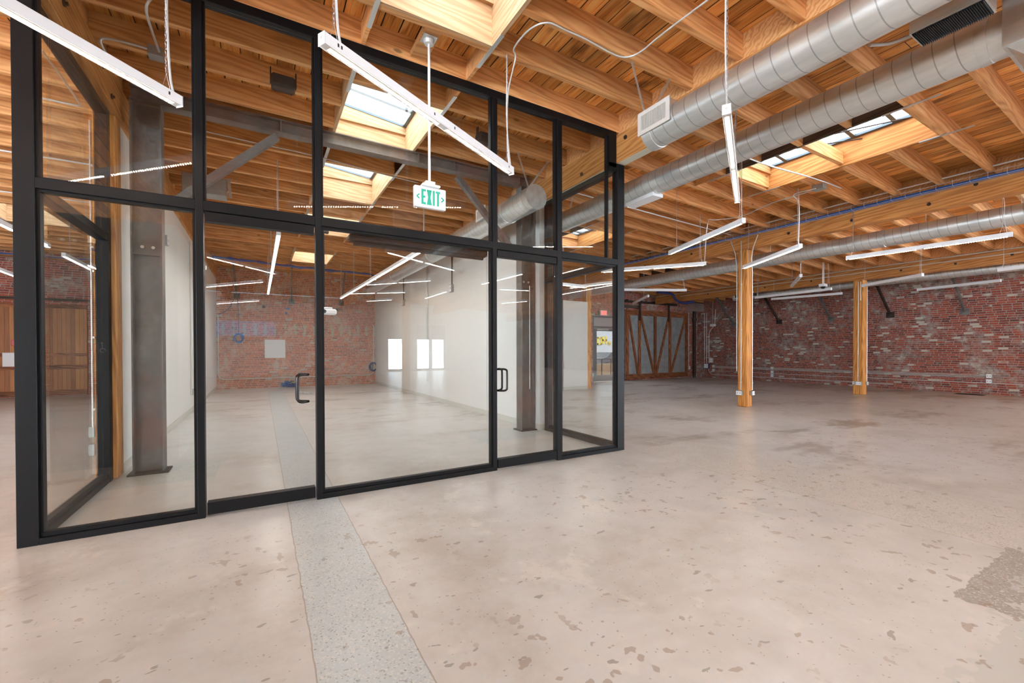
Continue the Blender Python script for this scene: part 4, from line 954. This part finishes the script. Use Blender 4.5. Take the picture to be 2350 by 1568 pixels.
conduit([(4.9, 6.6, zj(4.9)-.014), (7.5, 6.6, zj(7.5)-.014), (10.3, 6.6, zj(10.3)-.014)], 'straight zinc conduit under the joists ahead of the lit bars', .013, clips=[(x, 6.6, zj(x)-.014) for x in (5.5, 7.0, 8.6)])
conduit([at(1995, 103, z=4.2), at(2040, 100, z=4.25), at(2090, 82, z=4.2)], 'short zinc conduit entering the dark return grille box', .016, sm=5)
cm = thing('dome_camera', 'small white camera on twin drop pipes before the far duct', 'camera', (13.3, 7.2, 3.55)); q = at(1889, 655, y=6.6)
m = MB(); m.tube([(q.x-.03, 6.6, q.z+.03), (q.x-.03, 6.6, zj(q.x)+.01)], .016, 8); m.tube([(q.x+.05, 6.6, q.z+.03), (q.x+.05, 6.6, zj(q.x)+.01)], .010, 8); m.build('drop_pipe', 'conduit', cm)
MB().bevbox(q.x-.1, q.x+.1, 6.52, 6.68, q.z-.04, q.z+.04, .006).build('mount', 'white', cm); MB().lathe([(0, -.11), (.04, -.1), (.065, -.06), (.07, -.04), (0, -.04)], (q.x, 6.6, q.z), 'z', 16).build('dome', 'blackplastic', cm)

# ---------------------------------------------------------------- brick wall fittings (right)
for i, (pa, pb, lb) in enumerate((((1685, 745), (1655, 680), 'dark flat brace on the brick left of the middle post'), ((1788, 738), (1765, 685), 'reddish brace on the brick just right of the middle post'), ((1907, 732), (1878, 672), 'dark brace on the brick under the camera'), ((2043, 722), (2018, 662), 'reddish brace on the brick right of the second post'), ((2214, 715), (2184, 640), 'dark brace on the brick furthest to the right'))):
    w_ = at(*pa, x=19.98); t = thing('wall_brace', lb, 'brace', tuple(w_)); top = (18.55, w_.y, zj(18.55)-.02)
    MB().bar((19.94, w_.y, w_.z+.03), top, .10, .05, (0, 1, 0)).build('strut', 'steel' if i % 2 == 0 else 'iron', t)
    MB().box(19.97, 20.0, w_.y-.12, w_.y+.12, w_.z-.12, w_.z+.09).build('anchor_plate', 'steel' if i % 2 == 0 else 'iron', t)
    MB().box(18.48, 18.62, w_.y-.07, w_.y+.07, zj(18.6)-.03, zj(18.6)-.002).build('top_plate', 'steel', t)
for z, r, y0, y1, lb in ((.60, .013, 4.2, 13.75, 'top zinc conduit along the foot of the brick wall'), (.545, .013, 4.2, 13.75, 'second zinc conduit along the foot of the brick wall'), (.36, .012, 1.5, 13.6, 'third zinc conduit along the foot of the brick wall'), (.17, .012, 6.5, 13.7, 'lowest zinc conduit along the foot of the brick wall')):
    conduit([(19.985, y0, z), (19.985, y1, z)], lb, r, clips=[(19.985, y, z) for y in (y0+1.7, y0+4.1, y0+6.4)])
for (y, z, lb) in ((13.72, .60, 'upper outlet box near the far brick corner'), (13.72, .40, 'lower outlet box near the far brick corner'), (10.8, .60, 'top outlet box of three on the brick, right of the middle post'), (10.8, .43, 'middle outlet box of three on the brick, right of the middle post'), (10.8, .27, 'bottom outlet box of three on the brick, right of the middle post'), (4.1, .59, 'upper outlet box on the brick near the right edge of the photo'), (4.1, .42, 'lower outlet box on the brick near the right edge of the photo')):
    outlet(20.0, y, z, lb, '-x', .14, .14, .05)
pp = thing('downpipe', 'rusty iron downpipe in the far corner of the brick walls', 'pipe', (19.2, 14.6, 0))
MB().tube([(19.62, 14.58, 0), (19.62, 14.58, 3.45)], .085, 14).build('pipe', 'iron', pp); MB().lathe([(.09, 0), (.11, .01), (.11, .12), (.09, .13)], (19.62, 14.58, 2.95), 'z', 14).build('joint', 'iron', pp); MB().box(19.25, 19.99, 14.3, 14.69, 3.45, 3.85).build('hopper', 'galv', pp)
conduit([(19.3, 14.685, 3.4), (19.3, 14.685, .55)], 'zinc conduit on the far wall beside the barn door', clips=[(19.3, 14.685, z) for z in (.9, 1.8, 2.9)])
outlet(19.3, 14.70, .5, 'grey outlet box at the foot of the conduit beside the barn door', '-y', .14, .2, .06)
for i, (y, lb) in enumerate(((14.25, 'leftmost bright conduit in the far brick corner'), (14.12, 'second bright conduit in the far brick corner'), (13.99, 'third bright conduit in the far brick corner'))):
    conduit([(19.98, y, 3.35 if i < 2 else 2.3), (19.98, y, .66)] if i < 2 else [(19.98, 13.62, 3.5), (19.98, 13.66, 2.75), (19.98, 13.97, 2.35), (19.98, 13.99, 2.2), (19.98, 13.99, .66)], lb, .014)
conduit([(19.98, 13.99, .54), (19.98, 13.97, .3), (19.98, 13.8, .18), (19.98, 13.6, .17)], 'bent conduit below the blue box in the far corner', .012, sm=4)
outlet(20.0, 14.12, .60, 'dark blue conduit box in the far brick corner', '-x', .3, .26, .07, mat='darkblue')
outlet(20.0, 13.84, .90, 'grey box above the outlets in the far brick corner', '-x', .2, .26, .07)
cm = thing('wall_camera', 'small white camera hanging on a cord before the far brick corner', 'camera', (19.75, 13.6, 2.6)); MB().bevbox(19.66, 19.84, 13.5, 13.72, 2.62, 2.74, .01).build('housing', 'white', cm); MB().tube([(19.75, 13.62, 2.74), (19.75, 13.62, zj(19.75))], .008, 6).build('drop_pipe', 'conduit', cm)
solo(MB().box(19.3, 19.75, 4.1, 4.75, 0.001, 0.006), 'floor_grille', 'blackplastic', 'flat dark grille in the floor by the brick wall, far right', 'floor grille')
solo(MB().tube(smooth([(15.2, 13.2, 4.0), (15.9, 13.0, 3.95), (16.2, 13.0, 3.7), (16.5, 12.8, 3.55), (16.9, 12.6, 3.62)], 6), .05, 8), 'cable_bundle', 'darkblue', 'bundle of dark blue cables drooping under the reddish girder', 'cable')

# barn door on the far wall
bd = thing('barn_door', 'old barn door of grey sheet with timber cross braces, hung on the far brick wall', 'barn door', (16.8, 14.6, .05))
x0, x1, zb, zt = 14.68, 19.05, .06, 3.34
MB().box(x0, x1, 14.60, 14.64, zb+.02, zt-.02).build('sheet', 'sheet', bd)
for z0, z1 in ((zb, zb+.24), (zt-.26, zt)): MB().bevbox(x0, x1, 14.545, 14.60, z0, z1, .006).build('rail', 'oldwoodx', bd)
sx = [x0+.09, at(1468, 800, y=14.56).x, at(1504, 800, y=14.56).x, at(1538, 800, y=14.56).x, x1-.09]
for x in sx: MB().bevbox(x-.085, x+.085, 14.55, 14.60, zb+.24, zt-.26, .006).build('stile', 'oldwood', bd)
for i in range(4):
    a, b = (sx[i]+.1, sx[i+1]-.1) if i < 2 else (sx[i+1]-.1, sx[i]+.1)
    MB().bar((a, 14.575, zt-.28), (b, 14.575, zb+.26), .12, .045, (0, 1, 0)).build('brace', 'oldwood', bd)
for px_ in (1470, 1536):
    x = at(px_, 714, y=14.5).x; MB().box(x-.06, x+.06, 14.52, 14.545, zt-.5, zt+.32).build('hanger', 'iron', bd)
tr = thing('door_track', 'dark iron rail with hanger brackets above the barn door', 'rail', (16.4, 14.6, 3.66)); MB().box(14.4, 18.2, 14.52, 14.56, 3.66, 3.76).build('rail', 'iron', tr)
for x in (14.8, 15.7, 16.6, 17.5): MB().box(x-.04, x+.04, 14.56, 14.70, 3.68, 3.80).build('bracket', 'iron', tr)
solo(MB().box(14.6, 15.6, 14.62, 14.70, 3.42, 3.56), 'lintel_board', 'greywood', 'short grey board on the brick over the barn door', 'board')

# ---------------------------------------------------------------- inside the glazed room
for i, x in enumerate((-.78, 1.06, 2.93)):
    z = (3.52, 3.40, 3.43)[i]; t = thing('wall_brace', ('left steel brace on the orange brick, with a dark cable hanging from it', 'middle steel brace on the orange brick', 'right steel brace on the orange brick near the projector')[i], 'brace', (x, 19.2, z))
    MB().bar((x, 19.19, z+.04), (x-.05, 18.0, 4.54), .10, .05, (1, 0, 0)).build('strut', 'steel', t); MB().box(x-.1, x+.1, 19.225, 19.25, z-.1, z+.1).build('anchor_plate', 'steel', t)
solo(MB().box(.12, .83, 19.235, 19.248, 1.16, 1.88), 'whiteboard', 'paper', 'white square sheet on the orange brick wall', 'board')
pj_ = thing('projector', 'white ceiling projector on a black pole inside the glazed room', 'projector', (1.6, 12.0, 2.5)); q = at(752, 716, y=12.0)
MB().bevbox(q.x-.20, q.x+.20, 11.85, 12.15, q.z-.075, q.z+.065, .03).build('body', 'white', pj_); MB().lathe([(0, 0), (.045, 0), (.05, -.02), (0, -.02)], (q.x-.1, 11.85, q.z), 'y', 16).build('lens', 'carglass', pj_)
MB().bevbox(q.x-.1, q.x+.1, 11.9, 12.1, q.z+.065, q.z+.11, .01).build('mount', 'galv', pj_); xp = at(743, 650, y=12.0).x; MB().box(xp-.02, xp+.02, 11.97, 12.03, q.z+.1, 4.54).box(xp-.12, xp+.12, 11.93, 12.07, 4.48, 4.545).build('pole', 'blackplastic', pj_)
def coil(x, y, z, r, mat, label, n=5, flat=False):
    m = MB()
    for i in range(n):
        rr = r*(1-.05*i); pts = [(x+rr*math.cos(a)+.012*math.sin(3*a+i), y-.012*i, z+rr*math.sin(a)*1.12+.01*math.cos(2*a+i)) for a in [2*PI*k/24 for k in range(24)]]
        m.tube(pts, .02, 6, closed=True)
    return solo(m, 'cable_coil', mat, label, 'cable')
coil(-.73, 19.20, 1.92, .155, 'blue', 'coil of blue cable hanging on the orange brick at the left')
coil(4.21, 19.18, .74, .17, 'darkblue', 'coil of dark blue cable low in the right corner of the orange brick')
conduit([(-.75, 19.22, 3.4), (-.72, 19.22, 2.7), (-.73, 19.22, 2.08)], 'dark cable hanging down to the left cable coil', .009, 'darkblue')
conduit([(-.85, 19.22, 3.45), (-1.05, 19.22, 3.0), (-1.36, 19.22, 2.78)], 'dark cable sweeping left from the left brace', .009, 'darkblue', sm=4)
conduit([(-1.37, 19.23, 2.8), (-1.37, 19.23, .55), (-1.33, 19.23, .42), (-1.2, 19.23, .38), (4.0, 19.23, .38), (4.18, 19.23, .42), (4.24, 19.23, .56), (4.24, 19.23, 2.55)], 'zinc conduit framing the orange brick wall low down', .016)
m = MB()
for i in range(34):
    a = random.uniform(0, 2*PI); pts = []
    for k in range(6): pts.append((.98+random.gauss(0, .13), 19.02+random.gauss(0, .08), .02+abs(random.gauss(.07, .06))))
    m.tube(smooth(pts, 4), .013, 5)
cp = solo(m, 'cable_pile', 'blue', 'tangled heap of blue cables on the floor against the orange brick', 'cable')
for mt, nn in (('cyan', 8), ('yellow', 3)):
    m = MB()
    for i in range(nn):
        m.tube(smooth([(1.0+random.gauss(0, .1), 19.0+random.gauss(0, .06), .1+abs(random.gauss(.07, .05))) for k in range(5)], 4), .014, 5)
    m.build('cable_strand', mt, cp)
m = MB()
for i in range(5): m.tube(smooth([(1.28+random.gauss(0, .10), 15.7+random.gauss(0, .2), .015+abs(random.gauss(.02, .03))) for k in range(6)], 4), .012, 5)
solo(m, 'cord_pile', 'cord', 'small pile of white cords on the room floor behind the left door pull', 'cable')
solo(MB().box(1.10, 1.32, 9.86, 10.0, .001, .006), 'floor_box', 'galv', 'small square metal floor box inside the room, right of the second mullion', 'floor box')
bu = thing('cable_bundle', 'thick blue cable bundle slung across the glazed room below the joists', 'cable', (1.3, 17.6, 4.4)); m = MB()
ends = [Vector((-1.3, 16.7, at(478, 575, y=16.7).z)), at(530, 585, y=16.8), at(600, 594, y=17.0), at(665, 603, y=17.2), at(735, 608, y=17.3), at(800, 613, y=17.4), at(850, 624, y=17.5), at(872, 633, y=17.5)]
for i in range(7): m.tube([Vector((p.x+random.gauss(0, .02), p.y+random.gauss(0, .03), min(p.z-.12, 4.46)+random.gauss(0, .02))) for p in smooth(ends, 3)], .017, 6)
m.build('cable', 'blue', bu)
m = MB()
for i, p in enumerate(ends[:-1]): m.tube([(p.x, p.y, min(p.z-.12, 4.46)), (p.x, p.y, 4.548)], .004, 5)
m.build('hanger', 'chain', bu)
for (px_, py_, w, h, lb) in ((660, 709, .13, .05, 'upper strip of blue tape on the orange brick'), (657, 719, .05, .09, 'lower scrap of blue tape on the orange brick')):
    q = at(px_, py_, y=19.25); solo(MB().box(q.x-w/2, q.x+w/2, 19.244, 19.249, q.z-h/2, q.z+h/2), 'tape_strip', 'tape', lb, 'tape')
for (px_, py_, lb) in ((605, 704, 'small black box on the orange brick left of the tape'), (773, 711, 'small black box on the orange brick right of the projector')):
    q = at(px_, py_, y=19.25); o_ = solo(MB().bevbox(q.x-.05, q.x+.05, 19.2, 19.249, q.z-.05, q.z+.05, .006), 'wall_box', 'blackplastic', lb, 'box')
for (px_, py_, Y, k_, lb) in ((650, 150, 5.5, .24, 'black speaker box between the joists behind the transom left of the middle'), (1111, 291, 5.5, .2, 'black speaker box on a joist behind the glass near the third mullion')):
    q = at(px_, py_, y=Y); t = thing('speaker', lb, 'speaker', (q.x, Y, q.z-.08)); z1 = 4.56
    MB().bevbox(q.x-k_/2, q.x+k_/2, Y-.06, Y+.10, 4.40, 4.54, .02).build('cabinet', 'blackplastic', t); MB().box(q.x-k_/2+.02, q.x+k_/2-.02, Y-.066, Y-.06, 4.42, 4.52).build('grille', 'rubber', t)
    MB().box(q.x-k_/2-.012, q.x-k_/2, Y-.03, Y+.03, 4.44, 4.60).box(q.x+k_/2, q.x+k_/2+.012, Y-.03, Y+.03, 4.44, 4.60).build('bracket', 'blackplastic', t)
q = at(474, 443, y=9.3); t = thing('acoustic_box', 'grey speckled box under the joists seen left of the first mullion', 'box', (q.x, 9.3, q.z-.15)); MB().bevbox(q.x-.34, q.x+.30, 9.2, 9.5, 4.2, 4.52, .01).build('housing', 'box', t); MB().bar((q.x+.33, 9.25, 4.55), (q.x+.36, 9.25, 4.2), .05, .02).build('strap', 'galv', t)
# inner left wall fittings
conduit([(-1.417, 8.0, 4.05), (-1.417, 8.0, 3.75)], 'zinc conduit dropping down the white wall to the upper box', .012)
for (Y, z, s, lb) in ((at(377, 552, x=-1.43).y, at(377, 552, x=-1.43).z, .16, 'zinc box high on the left white wall beside the column'), (at(439, 900, x=-1.43).y, at(439, 900, x=-1.43).z, .13, 'zinc box low on the left white wall')):
    outlet(-1.43, Y, z, lb, '+x', s, s, .05)
yy = at(436, 700, x=-1.43).y
conduit([(-1.415, yy, 4.0), (-1.415, yy, .42)], 'long zinc conduit down the left white wall', .014, clips=[(-1.415, yy, z) for z in (1.0, 2.2, 3.2)])
solo(MB().box(-1.43, -1.422, at(374, 670, x=-1.43).y-.04, at(374, 670, x=-1.43).y+.04, 1.95, 2.3), 'access_plate', 'white', 'narrow white plate on the left white wall', 'plate')
# inner right wall fittings: drop conduits with square boxes
for i, (px_, zt_, zb_) in enumerate(((926, 4.0, at(926, 690, x=4.30).z), (1037, 4.0, at(1037, 655, x=4.30).z))):
    Y = at(px_, 650, x=4.30).y; conduit([(4.30, Y, zt_), (4.30, Y, zb_)], ('dark drop pipe on the right white wall nearer the orange brick', 'dark drop pipe on the right white wall, nearer the glass')[i], .014, 'iron'); outlet(4.32, Y, zb_-.08, ('grey box below the farther drop pipe on the right white wall', 'grey box below the nearer drop pipe on the right white wall')[i], '-x', .16, .2, .07)
Y = at(980, 700, x=4.30).y
conduit([(4.30, Y-.03, 4.0), (4.30, Y-.03, .5)], 'left pipe of the pair running down the right white wall', .013); conduit([(4.30, Y+.06, 4.0), (4.30, Y+.06, .5)], 'right pipe of the pair running down the right white wall', .013)
conduit([(4.16, 6.48, 2.6), (4.16, 6.48, 1.9), (4.16, 6.48, .75)], 'white cable on the face of the right steel column', .007, 'cord')

# ---------------------------------------------------------------- timber doors on the left far wall
def slab(x0, x1, label):
    t = thing('timber_sliding_slab', label, 'door', ((x0+x1)/2, 19.3, .03))
    MB().box(x0, x1, 19.30, 19.345, .03, 2.95).build('boards', 'boards', t)
    for z0, z1 in ((.03, .2), (.86, 1.0), (1.28, 1.38), (2.82, 2.95)): MB().bevbox(x0, x1, 19.275, 19.30, z0, z1, .004).build('rail', 'oldwoodx', t)
    for a in (x0, x1-.12): MB().bevbox(a, a+.12, 19.28, 19.30, .2, 2.82, .004).build('stile', 'boards', t)
    return t
slab(-9.2, -6.55, 'wide stained timber door at the left edge of the photo, with a white notice'); slab(-5.95, -4.95, 'stained timber door seen through the left return pane')
tr = thing('door_track', 'dark iron rail above the timber doors at the left', 'rail', (-7.2, 19.3, 3.05)); MB().box(-9.4, -4.7, 19.25, 19.30, 3.06, 3.14).build('rail', 'iron', tr)
for x in (-9, -8, -7, -6.2, -5.2): MB().box(x-.03, x+.03, 19.30, 19.35, 3.06, 3.16).build('bracket', 'iron', tr)
solo(MB().box(-6.86, -6.58, 19.262, 19.273, .97, 1.40), 'paper_notice', 'paper', 'white paper notice on the timber door at the left edge', 'notice')
solo(MB().bevbox(-6.66, -6.56, 19.21, 19.272, 1.62, 1.80, .01), 'fire_alarm', 'red', 'red fire alarm box above the notice on the timber door', 'alarm')
conduit([(-13, 9.4, 4.4), (-3.2, 9.4, 4.45), (-1.75, 9.4, 4.45)], 'thin zinc conduit under the joists at the left edge', .014)
conduit([(-13, 12.0, 4.5), (-1.75, 12.0, 4.5)], 'second thin zinc conduit under the joists at the left edge', .014)
conduit([at(95, 115, z=4.35), at(140, 175, z=4.4), at(183, 238, z=4.42), at(176, 242, z=4.42), at(95, 225, z=4.42)], 'sharply bent zinc conduit seen through the upper left pane', .012, sm=3)
bl_ = thing('cable_bundle', 'blue cables lying along the girder above the left timber doors', 'cable', (-4, 18.6, 4.2)); m = MB()
for i in range(5): m.tube([(-9+k*.98, 18.6+.03*i, 4.34+.02*math.sin(k+i)) for k in range(8)], .016, 6)
m.build('cable', 'blue', bl_); MB().box(-9, -2.1, 18.52, 18.80, 4.30, 4.315).build('ledge', 'joist', bl_)

# ---------------------------------------------------------------- light, world, finish
w = bpy.data.worlds.new('sky'); SC.world = w; w.use_nodes = True
bg = w.node_tree.nodes['Background']; bg.inputs[0].default_value = (0.80, 0.90, 1.0, 1); bg.inputs[1].default_value = 1.1
sun = bpy.data.lights.new('sun', 'SUN'); sun.energy = 1.5; sun.angle = .02; so = bpy.data.objects.new('sun', sun); COL.objects.link(so); so.rotation_euler = (math.radians(50), 0, math.radians(-20))
SC.view_settings.view_transform = 'Standard'; SC.view_settings.look = 'None'; SC.view_settings.gamma = 1.0; SC.view_settings.use_curve_mapping = False
SC.view_settings.exposure = EXPOSURE
SC.cycles.adaptive_threshold = 0.13; SC.cycles.adaptive_min_samples = 24; SC.cycles.max_bounces = 6; SC.cycles.diffuse_bounces = 3; SC.cycles.glossy_bounces = 3; SC.cycles.transparent_max_bounces = 16; SC.cycles.transmission_bounces = 4
SC.cycles.sample_clamp_indirect = 6.0; SC.cycles.caustics_reflective = False; SC.cycles.caustics_refractive = False
for o in bpy.data.objects:
    if '_o' in o: del o['_o']
